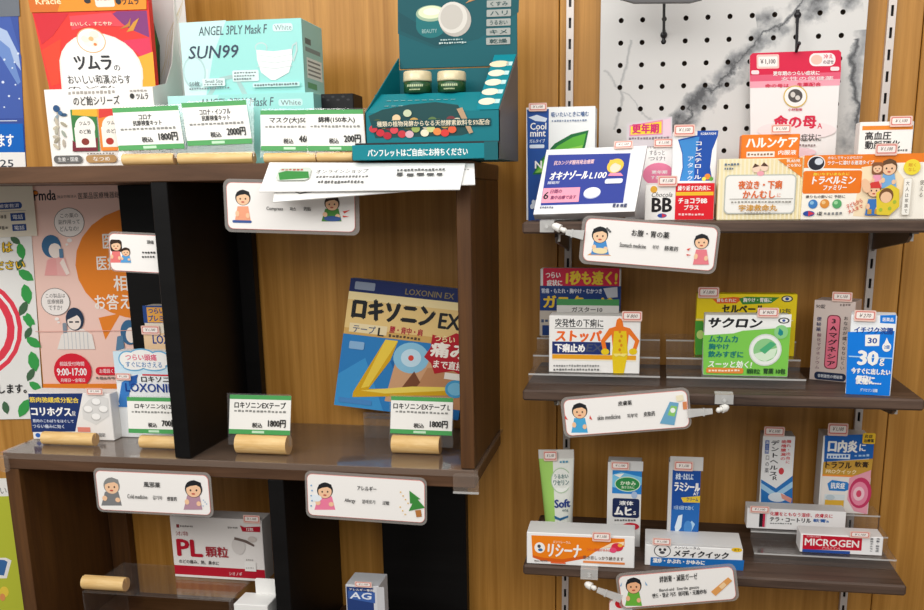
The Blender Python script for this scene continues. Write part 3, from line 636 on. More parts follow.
# teal cosmetics counter display
TE, TD, TL_ = '0A7580', '0A5660', '0E8FA0'
Yf, Yb = -.285, -.175
A, B = at(366, 145, Yf), at(500, 145, Yf); xl, xr = A.x, B.x
z_ft, z_fb = at(430, 111.5, Yf).z, at(430, 140, Yf).z
root = empty('counter_display', (0, 0, 0)); root.location = ((xl + xr) / 2, Yf, ZT); tag(root, 'teal cosmetics counter display with a tall header at the right end of the cubby top', 'counter display')
hx0, hx1 = at(398, 55, Yb).x, at(517.5, 55, Yb).x; hz = at(455, 55, Yb).z
f = box_face(zC, (195, 200), (618, 200), (188, -60), Y=Yb); mb = MB(); mb.bbox((-f.W / 2, 0, -.02), (f.W / 2, .003, f.H), '085A63', .0006)
art = [p([(190, -60), (620, -60), (620, 60), (480, 150), (330, 180), (190, 120)], '0A525A'), p([(190, 40), (300, 110), (420, 150), (330, 170), (200, 110)], '084A52'),
       e(310, 95, 54, 45, '176E72'), r(256, 52, 364, 95, '176E72'), e(310, 52, 54, 29, '9DB59A'), e(310, 48, 46, 23, 'DDE5C0'), e(312, 46, 30, 13, 'EEF1DA'), t('BEAUTY', 278, 108, 332, 122, '9FC0BC'),
       e(396, 78, 58, 60, 'B9B4AC', -22), e(388, 70, 52, 56, 'D8D4CC', -22), e(384, 68, 40, 45, 'C3BEB6', -22), p([(432, 22), (470, -10), (520, -30), (500, 0)], 'B98A5E'),
       [(rr(508, -18 + 33 * k, 593, 7 + 33 * k, 3, 'A5A9A4')) for k in range(6)], [t(s_, 520, -13 + 33 * k, 582, 3 + 33 * k, '22484A', .02) for k, s_ in enumerate(('シミ', 'くすみ', 'ハリ', 'うるおい', 'キメ', '乾燥'))],
       bars(345, 146, 428, 152, 'A9C4C2', 9), bars(340, 157, 440, 164, 'C3D6D4', 11)]
f.art(mb, art); o = mb.build('header_panel', None, f.mw); o.parent = root; o.matrix_parent_inverse = Matrix.Translation(-root.location)
m = MB(); m.box((xl, Yf, z_fb - .004), (xr, Yf + .0015, z_ft), TE)
f = box_face(zC, (75, 495), (555, 505), (75, 400), Y=Yf); f.o = Vector((xl, f.O.z)); f.u = Vector((xr - xl, 0)); f.v = Vector((0, z_ft - f.O.z))
bl_ = [(88, 412), (140, 390), (240, 375), (330, 370), (410, 385), (425, 420), (455, 490), (420, 500), (110, 498)]
art = [p(bl_, '1F4A4C'), [e(120 + 22 * k, 440 + 8 * ((k * 7) % 3), 17, 14, ('4A5A3A', 'C9A25A', '7A3A3E', 'E8DCC0', '5E7A4A')[k % 5]) for k in range(14)],
       [e(x, y, 15, 13, c) for x, y, c in ((130, 478, 'C8323E'), (155, 490, 'B82A3A'), (180, 470, 'D84A54'), (208, 486, 'C83A44'), (235, 488, 'D9B0B8'), (258, 468, '9AAE5E'), (290, 485, 'E8E2C6'), (312, 470, 'C8D08A'), (335, 482, 'E58A4A'), (362, 488, 'D8403A'), (388, 476, 'E0603E'), (105, 462, 'C83A44'), (190, 425, 'E5C9A0'), (230, 408, 'C9D2B0'))],
       p([(405, 400), (425, 395), (462, 490), (448, 495)], 'B99A7A'), r(100, 436, 525, 462, '15474B'), t('種類の植物発酵からなる天然酵素飲料を5%配合', 118, 439, 522, 459, 'E9DCC0', .015)]
f.art(m, art, Yf); part(m, 'front_panel', root)
zp = at(420, 93.5, -.235).z; yp = -.236
m = MB(); m.add([(xl + .001, Yf + .001, z_ft), (xr - .03, Yf + .001, z_ft), (xr - .036, yp, zp), (xl + .012, yp, zp)], [(0, 1, 2, 3)], '0F7C87'); m.box((xl + .002, yp, zp - .01), (xr - .0025, Yb, zp), '0B5F68')
for k in range(2):
    for a in range(10):
        x = xl + .026 + a * .011; y = Yf + .030 - .014 * k; zz = z_ft + (zp - z_ft) * (y - Yf) / (yp - Yf) + .0004
        m.add([(x, y - .0016, zz - .0004), (x + .007, y - .0016, zz - .0004), (x + .007, y + .0016, zz + .0004), (x, y + .0016, zz + .0004)], [(0, 1, 2, 3)], 'BFE0DC')
part(m, 'tray', root)
# sloped shade chart strip on the right
m = MB(); zr = at(610, 57, Yb).z
zt_ = hz - .002
a0, a1 = Vector((xr - .036, Yf + .002, z_ft + .001)), Vector((xr - .0022, Yf + .002, z_ft + .001)); b0, b1 = Vector((hx1 - .036, Yb - .001, zt_)), Vector((hx1 - .002, Yb - .001, zt_))
m.add([a0, a1, b1, b0], [(0, 1, 2, 3)], '0E8290')
nn = (a1 - a0).cross(b0 - a0).normalized()
for k in range(5):
    q = .14 + .17 * k; c = a0.lerp(b0, q) * .62 + a1.lerp(b1, q) * .38; uu = (a1 - a0).normalized() * (.0128 if k < 4 else .0155); vv = (b0 - a0).normalized() * .0085
    m.add([c + nn * .0004 + uu * math.cos(g * .3142) + vv * math.sin(g * .3142) for g in range(20)], [list(range(20))], 'E9DFC8' if k < 4 else 'EFD9B8')
    c2 = a0.lerp(b0, q) * .17 + a1.lerp(b1, q) * .83; m.add([c2 + nn * .0004 + uu * x * .3 + vv * y * .6 for x, y in ((-1, -1), (1, -1), (1, 1), (-1, 1))], [(0, 1, 2, 3)], 'BFE0DC')
part(m, 'shade_chart', root)
def wall_side(x0, x1, mname, m_):
    m = MB(); m.add([(x0, Yf, ZT), (x0, Yf, z_ft), (x1, Yb, zt_ if x1 > xl + .05 else zt_), (x1, Yb, ZT)], [(0, 1, 2, 3)], m_); d = .0015 if x0 < (xl + xr) / 2 else -.0015
    m.add([(x0 + d, Yf, ZT), (x0 + d, Yf, z_ft), (x1 + d, Yb, zt_), (x1 + d, Yb, ZT)], [(3, 2, 1, 0)], m_); m.add([(x0, Yf, z_ft), (x0 + d, Yf, z_ft), (x1 + d, Yb, zt_), (x1, Yb, zt_)], [(0, 1, 2, 3)], m_); m.add([(x0, Yf, ZT), (x0 + d, Yf, ZT), (x0 + d, Yf, z_ft), (x0, Yf, z_ft)], [(0, 1, 2, 3)], m_)
    part(m, 'side_panel', root)
wall_side(xl, hx0, '', '0B6A72'); wall_side(xr, hx1, '', '5B5450')
m = MB(); m.box((hx0, Yb, ZT), (hx1, Yb + .003, hz - .02), '0B5F68'); part(m, 'back_panel', root)
m = MB(); bxl, bxr = at(352, 150, Yf - .006).x, at(497, 150, Yf - .006).x; bzt, bzb = at(420, 144, Yf - .006).z, ZT + .0012
m.bbox((bxl, Yf - .006, bzb), (bxr, Yb, bzt), '10828E', .0008); m.box((bxl + .004, Yf - .003, bzt), (bxr + .003, Yb, z_fb - .003), BLACKM)
f = box_face(zC, (25, 585), (545, 585), (25, 518), Y=Yf - .006); f.o = Vector((bxl, bzb)); f.u = Vector((bxr - bxl, 0)); f.v = Vector((0, bzt - bzb))
f.art(m, [r(500, 520, 548, 584, '16626A'), t('パンフレットはご自由にお持ちください', 82, 540, 442, 568, 'F2F6F4', .03)], Yf - .006); part(m, 'leaflet_tray', root)
def jar(label, x0, x1):
    y = -.222; a, b = at(*P(zC, (x0, 335)), y), at(*P(zC, (x1, 335)), y); r_ = (b.x - a.x) / 2; H = at(*P(zC, ((x0 + x1) / 2, 258)), y).z - zp - .0005; Hl = H * .46
    root = empty('cream_jar', ((a.x + b.x) / 2, y, zp + .0004)); tag(root, label, 'jar', 'cream jars in the teal display')
    m = MB(); m.lathe((0, 0, 0), [(0, 0), (r_ * .9, 0), (r_, .002), (r_, H - Hl - .001), (r_ * .85, H - Hl), (0, H - Hl)], mat('1C4A28', .25, 0, .5))
    for k in range(2):
        zz = (H - Hl) * (.62 - .34 * k); n = 9; sp = (.62 - .22 * k)
        for i in range(n):
            a0_, a1_ = [-math.pi / 2 + sp * (-1 + 2 * (i + s_) / n) for s_ in (.15, .8)]; R_ = r_ + .0002; h_ = .0016 if k == 0 else .0009
            m.add([(R_ * math.cos(a0_), R_ * math.sin(a0_), zz - h_), (R_ * math.cos(a1_), R_ * math.sin(a1_), zz - h_), (R_ * math.cos(a1_), R_ * math.sin(a1_), zz + h_), (R_ * math.cos(a0_), R_ * math.sin(a0_), zz + h_)], [(0, 1, 2, 3)], 'C9D6A8')
    m.build('jar_body', root)
    m = MB(); m.lathe((0, 0, H - Hl), [(0, .0001), (r_ * 1.01, .0001), (r_ * 1.02, .002), (r_ * 1.0, Hl - .002), (r_ * .94, Hl), (0, Hl)], mat('E3D3AC', .3, .1, .5)); m.build('lid', root)
jar('green cream jar with a cream lid in the teal display, beside its left wall', 213, 311)
jar('green cream jar with a cream lid in the teal display, next to the shade chart', 334, 434)

# leaflets lying over the edge
lf = [t('オンラインショップ', 395, 60, 560, 74, '4A4A4A', .02), bars(395, 80, 560, 88, '7A7A7A', 16), bars(400, 96, 545, 106, '6A6A6A', 14), bars(650, 62, 800, 70, '6A6A6A', 14), bars(648, 75, 800, 87, '5A5A5A', 5), rr(272, 58, 378, 100, 16, 'C9D2C6'), p([(276, 76), (300, 70), (372, 72), (374, 92), (280, 98)], '3E8A44'), bars(286, 64, 360, 70, 'B05A4A', 6)]
sheetobj('leaflet', 'white folded leaflet with a small green picture, uppermost over the cubby edge', 'leaflet', zF, (213, 128), (831, 121), (245, 38), (-.325, -.325, -.2745), lf, 'F3F2EF', .0015, [(213, 128), (831, 121), (862, 44), (245, 38)], group='leaflets over the cubby edge')
sheetobj('leaflet', 'white leaflet jutting out to the right under the uppermost leaflet', 'leaflet', zF, (300, 122), (878, 106), (330, 40), (-.3175, -.3108, -.2712), [bars(835, 60, 870, 64, '9A9A9A', 4)], 'ECEBE8', .0015, [(300, 122), (878, 106), (886, 43), (330, 40)], group='leaflets over the cubby edge')
sheetobj('leaflet', 'white leaflet with a dark mark poking out lowest in front of the compress sign', 'leaflet', zF, (256, 160), (742, 120), (262, 100), (-.335, -.3147, -.2996), [p([(308, 124), (340, 132), (392, 122), (390, 128), (340, 136)], '4A4A4A')], 'EFEEEB', .0015, [(256, 160), (742, 120), (740, 100), (262, 100)], group='leaflets over the cubby edge')

# ------------------------------------------------------------------ hanging signs
LAB = '2A2A2A'
hanging_sign('compress sign under the leaflets, showing a person holding a shoulder', zF, (102, 88), (516, 100), (108, 252), (114, 99), (505, 110), (118, 242),
    [person(136, 120, 192, 222, K, 'F0A582'), rr(132, 216, 192, 224, 3, '3E5C9A'), person(404, 140, 470, 220, '3A2A22', '4E8A3E'), e(440, 212, 26, 8, '3E5C9A'), p([(470, 190), (492, 186), (476, 196)], 'D9483A'), p([(470, 202), (490, 206), (472, 208)], 'D9483A'), t('湿布', 285, 135, 340, 155, LAB, .012), t('Compress', 238, 175, 289, 189, LAB, .012), t('파스', 310, 176, 329, 188, LAB, .012), t('药贴', 352, 176, 374, 188, LAB, .012)], -.2755)
hanging_sign('small sign with a mother and child against the black board in the upper left cubby', zD, (384, 255), (592, 266), (394, 400), (391, 263), (580, 272), (399, 396),
    [person(394, 284, 440, 368, '3A2A22', 'E87A78', long=True), person(432, 312, 474, 368, '3A2A22', '5AA0D8'), t('頭痛', 528, 288, 552, 302, LAB, .012), bars(512, 328, 562, 336, LAB, 5), bars(512, 343, 560, 351, LAB, 5)], -.255)
hanging_sign('cold medicine sign with an old man and a coughing woman under the middle board', zH, (350, 66), (780, 88), (360, 228), (360, 76), (772, 96), (368, 220),
    [person(372, 98, 456, 205, '8A8A88', '7F7F80'), person(678, 110, 752, 220, K, 'B58E9E', long=False), [e(752 + 4 * (k % 3) * 1.5, 185 + 7 * k, 2, 2, '7AA8D0') for k in range(4)], t('風邪薬', 533, 118, 594, 138, LAB, .018), t('Cold medicine', 474, 164, 548, 179, LAB, .012), t('감기약', 568, 168, 602, 183, LAB, .012), t('感冒药', 620, 172, 656, 187, LAB, .018)], -.2815)
hanging_sign('allergy sign with a sneezing person and a green tree under the middle board', zI, (243, 74), (672, 104), (235, 240), (250, 84), (664, 112), (243, 230),
    [person(262, 112, 344, 212, K, 'EE7FA0'), e(272, 170, 20, 12, 'E8F0F6'), [e(254 + 3 * (k % 2), 125 + 18 * k, 3, 3, '7AA8D0') for k in range(5)], p([(600, 145), (640, 175), (630, 176), (656, 205), (640, 208), (600, 216), (612, 190), (604, 190)], '3E8A3E'), p([(622, 214), (642, 212), (646, 236), (628, 238)], 'B5763E'), [e(570 + 9 * (k % 4), 150 + 13 * k, 2.5, 2.5, 'E2B65A') for k in range(7)],
     t('アレルギー', 418, 128, 486, 145, LAB, .02), t('Allergy', 374, 172, 412, 188, LAB, .012), t('알레르기', 436, 176, 482, 190, LAB, .012), t('过敏', 508, 180, 532, 194, LAB, .018)], -.2815)
hanging_sign('stomach medicine sign with an eating boy and a girl under the top wall shelf', zJ, (250, 424), (714, 462), (232, 588), (262, 434), (704, 468), (246, 578),
    [p([(262, 560), (300, 535), (345, 562)], 'D89A5A'), person(272, 460, 340, 558, K, '4A90D0', skin='F4CDA8'), e(306, 545, 26, 10, 'F2E0B0'), [e(330 + 5 * k, 470 + 5 * k, 4, 4, '6A6A6A') for k in range(3)], person(618, 487, 676, 592, K, 'E8808A'), p([(598, 540), (612, 536), (604, 546)], 'D9483A'), p([(598, 556), (614, 560), (600, 562)], 'D9483A'),
     t('お腹・胃の薬', 413, 478, 540, 500, LAB, .02), t('Stomach medicine', 373, 520, 462, 535, LAB, .012), t('위약', 484, 526, 505, 540, LAB, .012), t('肠胃药', 524, 530, 570, 546, LAB, .018)], -.283)
hanging_sign('skin medicine sign with a scratching boy and a tube under the middle wall shelf', zL, (162, 474), (572, 443), (174, 604), (171, 482), (564, 452), (183, 597),
    [person(195, 488, 254, 586, K, '4AA8D8', skin='F4C49A'), [p([(178 + 80 * k, 530), (186 + 80 * k, 545), (176 + 80 * k, 540)], 'D9483A') for k in range(2)], p([(512, 488), (540, 492), (528, 562), (482, 556)], '6FA8C8'), p([(516, 500), (536, 503), (528, 535), (506, 530)], '8CC86A'), e(522, 515, 8, 8, 'F2F6F0'), p([(530, 470), (552, 466), (556, 484), (534, 488)], 'F0E6C8'), r(553, 488, 566, 512, 'D98A5A'),
     t('皮膚薬', 348, 484, 392, 499, LAB, .018), t('skin medicine', 282, 528, 356, 543, LAB, .012), t('피부약', 378, 524, 411, 538, LAB, .012), t('皮肤药', 430, 518, 466, 533, LAB, .018)], -.283)
hanging_sign('bandage and sterile gauze sign with a boy under the bottom wall shelf', zN, (363, 488), (768, 455), (374, 612), (372, 496), (758, 464), (382, 604),
    [person(388, 497, 452, 596, K, '6CB23E', skin='F0B58A'), p([(380, 515), (372, 530), (378, 528)], '7AA8D0'), p([(458, 512), (468, 526), (462, 526)], '7AA8D0'), p([(682, 548), (738, 500), (752, 512), (698, 562)], 'E2A05A'), p([(708, 530), (724, 516), (734, 526), (718, 540)], 'F2CFA0'),
     t('絆創膏・滅菌ガーゼ', 508, 490, 636, 512, LAB, .012), t('Band-aid  Sterile gauze', 508, 532, 642, 545, LAB, .012), t('밴드・멸균 거즈  创可贴・无菌纱布', 484, 546, 668, 562, LAB, .02)], -.286)
hanging_sign('sign edge with a red mark tucked behind the bandage sign', zN, (330, 566), (420, 570), (336, 668), (336, 574), (412, 578), (340, 660), [e(372, 590, 16, 14, 'D9232E'), r(340, 612, 400, 640, 'D9232E')], -.276)
# ------------------------------------------------------------------ clear swivel clips
def clip(label, z, clamp, joint, jaw, Ys=(-.264, -.274, -.281)):
    """clamp = two corners on the shelf edge, joint = two ends, jaw = two ends (design points)"""
    root = empty('sign_clip'); root.location = at(*P(z, ((clamp[0][0] + clamp[1][0]) / 2, (clamp[0][1] + clamp[1][1]) / 2)), Ys[0] - .002); tag(root, label, 'clip', 'clear sign clips')
    a, b = at(*P(z, clamp[0]), Ys[0]), at(*P(z, clamp[1]), Ys[0]); x0, x1 = min(a.x, b.x), max(a.x, b.x); z0, z1 = min(a.z, b.z), max(a.z, b.z)
    m = MB(); m.prismx([(Ys[0] - .0035, z0), (Ys[0] - .0035, z1), (Ys[0] + .016, z1 + .001), (Ys[0] + .016, z1 - .001), (Ys[0] - .0012, z1 - .0015), (Ys[0] - .0012, z0)], x0, x1, FROST); xm = (x0 + x1) / 2
    m.tube((xm, Ys[0] - .002, (z0 + z1) / 2), (xm, Ys[0] - .009, (z0 + z1) / 2), .003, .003, FROST); part(m, 'shelf_clamp', root)
    a, b = at(*P(z, joint[0]), Ys[0] - .009), at(*P(z, joint[1]), Ys[1] - .004); wm = mat('ECEAE4', .3, 0, .5)
    m = MB(); d = (b - a).normalized(); m.ball(a, .0048, wm); m.tube(a, a.lerp(b, .6), .0058, .0064, wm); m.ball(b, .0042, wm); m.tube(a.lerp(b, .6), b, .0036, .0036, wm); part(m, 'ball_joint', root)
    a, b = at(*P(z, jaw[0]), Ys[1] - .006), at(*P(z, jaw[1]), Ys[2] - .005); d = (b - a).normalized(); s_ = Vector((-d.z, 0, d.x)) * .0072; yv = Vector((0, -.0022, 0)); L = (b - a).length
    m = MB()
    for k in (0, 1):
        o = yv if k else -yv * .2; e_ = yv * .2 if k else Vector((0, 0, 0))
        q = [a + s_ * .55 + o * 1.6, a - s_ * .55 + o * 1.6, b - s_ + e_, b + s_ + e_]; th = Vector((0, -.001, 0))
        m.add(q + [g + th for g in q], [(3, 2, 1, 0), (4, 5, 6, 7), (0, 1, 5, 4), (1, 2, 6, 5), (2, 3, 7, 6), (3, 0, 4, 7)], FROST)
    m.tube(a.lerp(b, .35) - s_ * .9 + yv * 1.2, a.lerp(b, .35) + s_ * .9 + yv * 1.2, .0016, .0016, FROST, 8); part(m, 'jaw', root)
clip('clear swivel clip holding the stomach medicine sign on the top wall shelf', zJ, ((102, 442), (150, 482)), ((152, 462), (184, 476)), ((190, 482), (250, 492)))
clip('clear swivel clip holding the skin medicine sign on the middle wall shelf', zM, ((80, 462), (138, 494)), ((116, 506), (92, 514)), ((72, 516), (-8, 524)))
clip('clear swivel clip holding the bandage sign on the bottom wall shelf', zN, ((240, 468), (298, 506)), ((262, 524), (286, 536)), ((296, 540), (378, 572)))

# ------------------------------------------------------------------ middle board of the cubby
def mid(label, z, BL, BR, TL, depth, art, **k): return carton('medicine_carton', label, 'medicine carton', z, BL, BR, TL, depth, art, Z=k.pop('Z', ZM + .0014), **k)
art = [p([(104, 300), (298, 300), (271, 436), (116, 438)], '22376E'), t('筋肉弛緩成分配合', 108, 313, 284, 333, 'F2D34A', .03), t('コリホグス', 113, 347, 258, 381, WH, .05), t('錠', 260, 362, 273, 380, WH), t('筋肉のこわばりをほぐして', 119, 392, 266, 404, 'DCE2F0', .02), t('つらい痛みに効く', 119, 410, 232, 424, 'DCE2F0', .02), e(137, 449, 9, 8, '2F62B4'), r(150, 444, 180, 452, '6A7A9A'),
       p([(318, 325), (350, 308), (388, 318), (392, 380), (345, 412), (300, 390), (296, 350)], 'DDDCDA'), [(e(x, y, 17, 13, 'C3C2C0'), e(x, y - 3, 15, 11, 'F6F5F3'))[k] for x, y in ((346, 332), (318, 358), (372, 358), (346, 385)) for k in (0, 1)],
       r(281, 420, 326, 437, 'E2897A'), t('8錠', 340, 440, 380, 455, '8A8A8A', .02)]
mid('white carton with a navy panel and pictured pills, leftmost on the middle cubby board', zE, (120, 463), (411, 469), (102, 297), .045, art, col='EDEBE8', stick=[(315, 281, 372, 305)])
_, Yl, rl = log('wooden card holder in front of the white carton with pictured pills', zE, 148, 440, 333, 487, Z=ZM + .0014)
SK = '8EC6E6'
art = [r(420, 150, 640, 232, 'CFE6F2'), [e(x, y, rx, ry, '6FAFD6') for x, y, rx, ry in ((470, 178, 34, 32), (520, 168, 50, 30), (580, 178, 40, 32), (490, 202, 40, 18), (560, 202, 46, 18))], [e(x, y, rx - 5, ry - 5, WH) for x, y, rx, ry in ((470, 178, 34, 32), (520, 168, 50, 30), (580, 178, 40, 32), (490, 202, 40, 18), (560, 202, 46, 18))], r(455, 160, 600, 208, WH),
       t('つらい頭痛', 462, 158, 572, 182, 'E0607E', .03), t('すぐにおさえる', 462, 186, 590, 206, '4A80B8', .02), p([(432, 330), (446, 260), (500, 232), (500, 262), (474, 288), (462, 345), (436, 345)], '3E80C8'), p([(470, 240), (505, 232), (495, 262), (472, 275)], '2A5CA8'),
       t('ロキソニン', 515, 238, 640, 260, K, .03), r(520, 231, 640, 236, 'D9232E'), t('LOXONIN S', 458, 264, 668, 296, '1C3F8E', .03), r(425, 345, 640, 352, '3E80C8')]
mid('white headache carton with a blue cloud badge, left of the black divider', zE, (438, 462), (640, 466), (418, 150), .035, art, col='EEF1F2', Y=-.15, stick=[(427, 226, 480, 252)])
art = [r(532, -14, 640, 48, '2A4A8C'), r(546, -8, 640, 46, 'E9A94E'), t('つらい', 550, -6, 606, 14, '2A4A8C', .04), t('プレミアム', 550, 20, 642, 42, '2A4A8C', .04), r(532, 84, 700, 150, 'E8C9A2'), t('LOXONIN', 562, 92, 700, 124, '22408A', .03)]
mid('orange and navy topped carton showing above the cloud badge carton by the divider', zE, (556, 442), (690, 446), (532, -14), .035, art, col='E6DCCB', Y=-.095, stick=[(526, 56, 590, 88)])
_, Yl, rl = log('wooden card holder by the foot of the black divider', zE, 500, 452, 650, 500, Z=ZM + .0014)
price_card('green edged price card before the cloud badge carton, cut off by the black divider', zE, (462, 441), (652, 445.5), (455, 312), [('ロキソニンS(12錠)', 14, 96)], '700円', Yl, zlog=ZM + rl, lean=.01)
# big pain relief patch carton, tilted on its little stand
F100 = dict
f = sheet_face(zG, (372, 401), (716, 444), (418, 50), (-.075, -.075, -.062))
g = Face('', (0, 100), (100, 100), (0, 0), None, f.u, f.v); mb = MB(); 
c4 = [tuple(g.loc(q)) for q in ((0, 100), (100, 100), (100, 0), (0, 0))]; mb.prism(c4, 0, .03, '20509E', '2E6FB8')
GD = 'E6C684'
art = [r(0, 0, 100, 10, '1B2A5E'), rr(4, 2, 20, 8, 1, '8A95A8'), t('LOXONIN EX', 44, 3.5, 82, 8, '8A7A52', .02), r(0, 10, 100, 43, GD), r(0, 10, 100, 16, 'F0DCA6'), r(0, 38, 100, 43, 'D4AA62'),
       t('ロキソニン', 4, 14, 70, 31, K, .065), t('EX', 73, 19, 90, 31, K, .04), r(4, 34, 34, 41, 'EBD9AE'), t('テープ', 7, 35, 25, 41, '4A5A7A', .02), t('L', 27, 35.5, 32, 42, K, .03), t('腰・背中・肩', 36, 33, 62, 38.5, 'B0283A', .03), bars(36, 39.5, 62, 42, '5A4632', 9),
       r(0, 43, 100, 100, '2F7FC0'), p([(0, 100), (0, 75), (20, 60), (40, 100)], '3F96D2'), p([(40, 60), (100, 42), (100, 100), (62, 100)], '2468A8'),
       p([(40, 92), (44, 62), (56, 48), (74, 50), (92, 60), (100, 70), (100, 92)], 'D2A27A'), p([(58, 92), (70, 62), (100, 60), (100, 92)], 'C08A60'), e(56, 56, 14, 12, '8CC4E0'), e(56, 56, 8, 7, 'C6E2F0'), e(56, 56, 2.2, 2.2, 'D9483A'), p([(52, 80), (60, 66), (66, 74), (60, 84)], '7A4A30'),
       p([(14, 88), (34, 44), (44, 44), (40, 60), (26, 84), (100, 74), (100, 80), (14, 92)], 'D8A81E'), p([(34, 44), (44, 44), (26, 82), (20, 84)], 'F0CE4A'), p([(20, 86), (60, 78), (100, 74), (100, 76), (40, 86)], 'F2D860'), e(70, 92, 22, 6, 'A9D8EC'),
       p([(70, 36), (80, 38), (88, 33), (100, 36), (100, 66), (90, 62), (76, 66), (72, 58), (66, 54), (70, 46)], 'B81E2C'), t('つらい', 72, 36, 88, 41, 'F6E2B0', .03), t('痛み', 70, 41, 100, 53, 'FBF3E8', .05), t('まで直接', 74, 55, 98, 61.5, 'FBF3E8', .03), r(84, 64, 100, 69, 'F2EDE2'), e(94, 76, 8, 7, '4AA0D0'), e(94, 76, 6, 5, '7AC0E2'), rr(6, 48, 18, 54, 1, '8CB4D8'), rr(3, 93, 30, 97, 1, '4A8AC8')]
g.art(mb, art); o = mb.build('medicine_carton', None, f.mw); tag(o, 'big blue and gold pain patch carton tilted against the wall in the cubby', 'medicine carton')
st = empty('acrylic_riser'); q0 = at(*P(zG, (455, 472)), -.098); q1 = at(*P(zG, (542, 472)), -.098); st.location = ((q0.x + q1.x) / 2, -.06, ZM + .0014); tag(st, 'small clear stand under the tilted blue and gold carton', 'stand')
m = MB(); zt2 = at(*P(zG, (500, 436)), -.098).z
m.box((q0.x, -.098, ZM + .0014), (q0.x + .002, -.03, zt2 - .004), CLEAR); part(m, 'side', st); m = MB(); m.box((q1.x - .002, -.098, ZM + .0014), (q1.x, -.03, zt2 - .004), CLEAR); part(m, 'side', st)
m = MB(); m.box((q0.x, -.1, ZM + .0014), (q1.x, -.098, zt2 + .008), CLEAR); m.box((q0.x, -.098, zt2 - .004), (q1.x, -.08, zt2 - .002), CLEAR); part(m, 'front_lip', st)
_, Yl, rl = log('wooden card holder in the middle cubby, right of the black divider', zG, 97, 485, 238, 540, Z=ZM + .0014)
price_card('green edged price card standing alone right of the black divider', zG, (80, 481), (249, 486), (83, 373), [('ロキソニンEXテープ', 8, 92)], '1800円', Yl, zlog=ZM + rl, lean=.008)
_, Yl, rl = log('wooden card holder before the blue and gold carton, by the right side panel', zG, 530, 487, 662, 539, Z=ZM + .0014)
price_card('green edged price card before the blue and gold patch carton', zG, (527, 480), (698, 487), (530, 377), [('ロキソニンEXテープ L', 4, 96)], '1800円', Yl, zlog=ZM + rl, lean=.008)

# ------------------------------------------------------------------ lower cubby
q = at(82, 591, -.25); zs_ = q.z; x0s = q.x; x1s = at(230, 600, -.25).x
st = empty('acrylic_riser', ((x0s + x1s) / 2, -.18, .6852)); tag(st, 'clear acrylic table stand carrying the white and red cold granule carton', 'stand')
m = MB(); m.box((x0s, -.25, zs_ - .003), (x1s, -.115, zs_), CLEAR); part(m, 'top_plate', st)
for xx in (x0s, x1s - .003):
    m = MB(); m.box((xx, -.25, .6852), (xx + .003, -.115, zs_ - .0031), CLEAR); part(m, 'side_plate', st)
log('wooden card holder lying on the clear stand in the lower cubby', zH, 302, 478, 456, 528, Y=-.238, Z=zs_ + .0002)
PR = 'B3122A'
art = [r(276, 372, 734, 416, PR), r(285, 170, 300, 186, '8A2A30'), bars(304, 174, 372, 184, '7A7470', 8), bars(545, 178, 596, 188, '7A7470', 6), p([(606, 172), (628, 180), (706, 176), (706, 202), (618, 200)], PR), t('12包', 638, 181, 672, 197, WH, .02), t('シオノギの', 284, 200, 344, 224, 'A03A40', .01),
       t('PL', 288, 240, 420, 322, PR, .05), t('顆粒', 434, 272, 550, 324, 'A02A34', .03), t('のどの痛み、熱、鼻水に', 300, 338, 504, 357, '4A4442', .02), e(600, 268, 34, 40, 'D2CCC8'), p([(580, 226), (640, 240), (680, 262), (676, 270), (630, 250), (578, 238)], '6A5A54'), e(668, 236, 22, 14, 'C9BFB8'), bars(640, 330, 676, 335, '6A6460', 4), rr(634, 342, 690, 386, 2, 'E9E6E2'), bars(640, 366, 684, 374, 'B9B4B0', 4), t('シオノギ', 556, 390, 622, 408, 'E9C9CC', .02)]
mid('white carton with red letters and red band on the clear stand, lower cubby', zQ, (278, 420), (738, 437), (250, 130), .04, art, Z=zs_ + .0003, Y=-.165, col='E4DFDB', stick=[(624, 122, 706, 160)])
ZB = .6853
art = [r(386, 490, 478, 700, '27407A'), t('アレルギー専用', 392, 498, 474, 512, WH, .02), p([(388, 515), (480, 515), (482, 580), (432, 570), (390, 560)], '3E62A8'), t('AG', 394, 520, 470, 560, 'E6ECF6', .04, .1), r(380, 700, 515, 720, '27407A'), r(490, 480, 515, 700, 'C9C9CC')]
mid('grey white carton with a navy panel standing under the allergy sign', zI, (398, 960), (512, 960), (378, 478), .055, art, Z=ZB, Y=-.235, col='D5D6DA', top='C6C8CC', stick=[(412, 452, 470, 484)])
f = box_face(z1, (249, 800), (281, 800), (237, 604), Z=ZB, Y=-.262)
o = empty('opened_box'); o.matrix_world = f.mw; tag(o, 'white box with its flap raised, cut off at the bottom beside the black divider', 'box')
m = MB(); m.bbox((-f.W / 2, 0, 0), (f.W / 2, .05, f.H), 'F0EFEC', .001); m.build('box_body', o)
m = MB(); m.prism(rpoly(-f.W / 2 + .022, f.H - .004, f.W / 2 - .001, f.H + .03, .004), .0465, .048, 'F2F1EE'); m.build('flap', o)

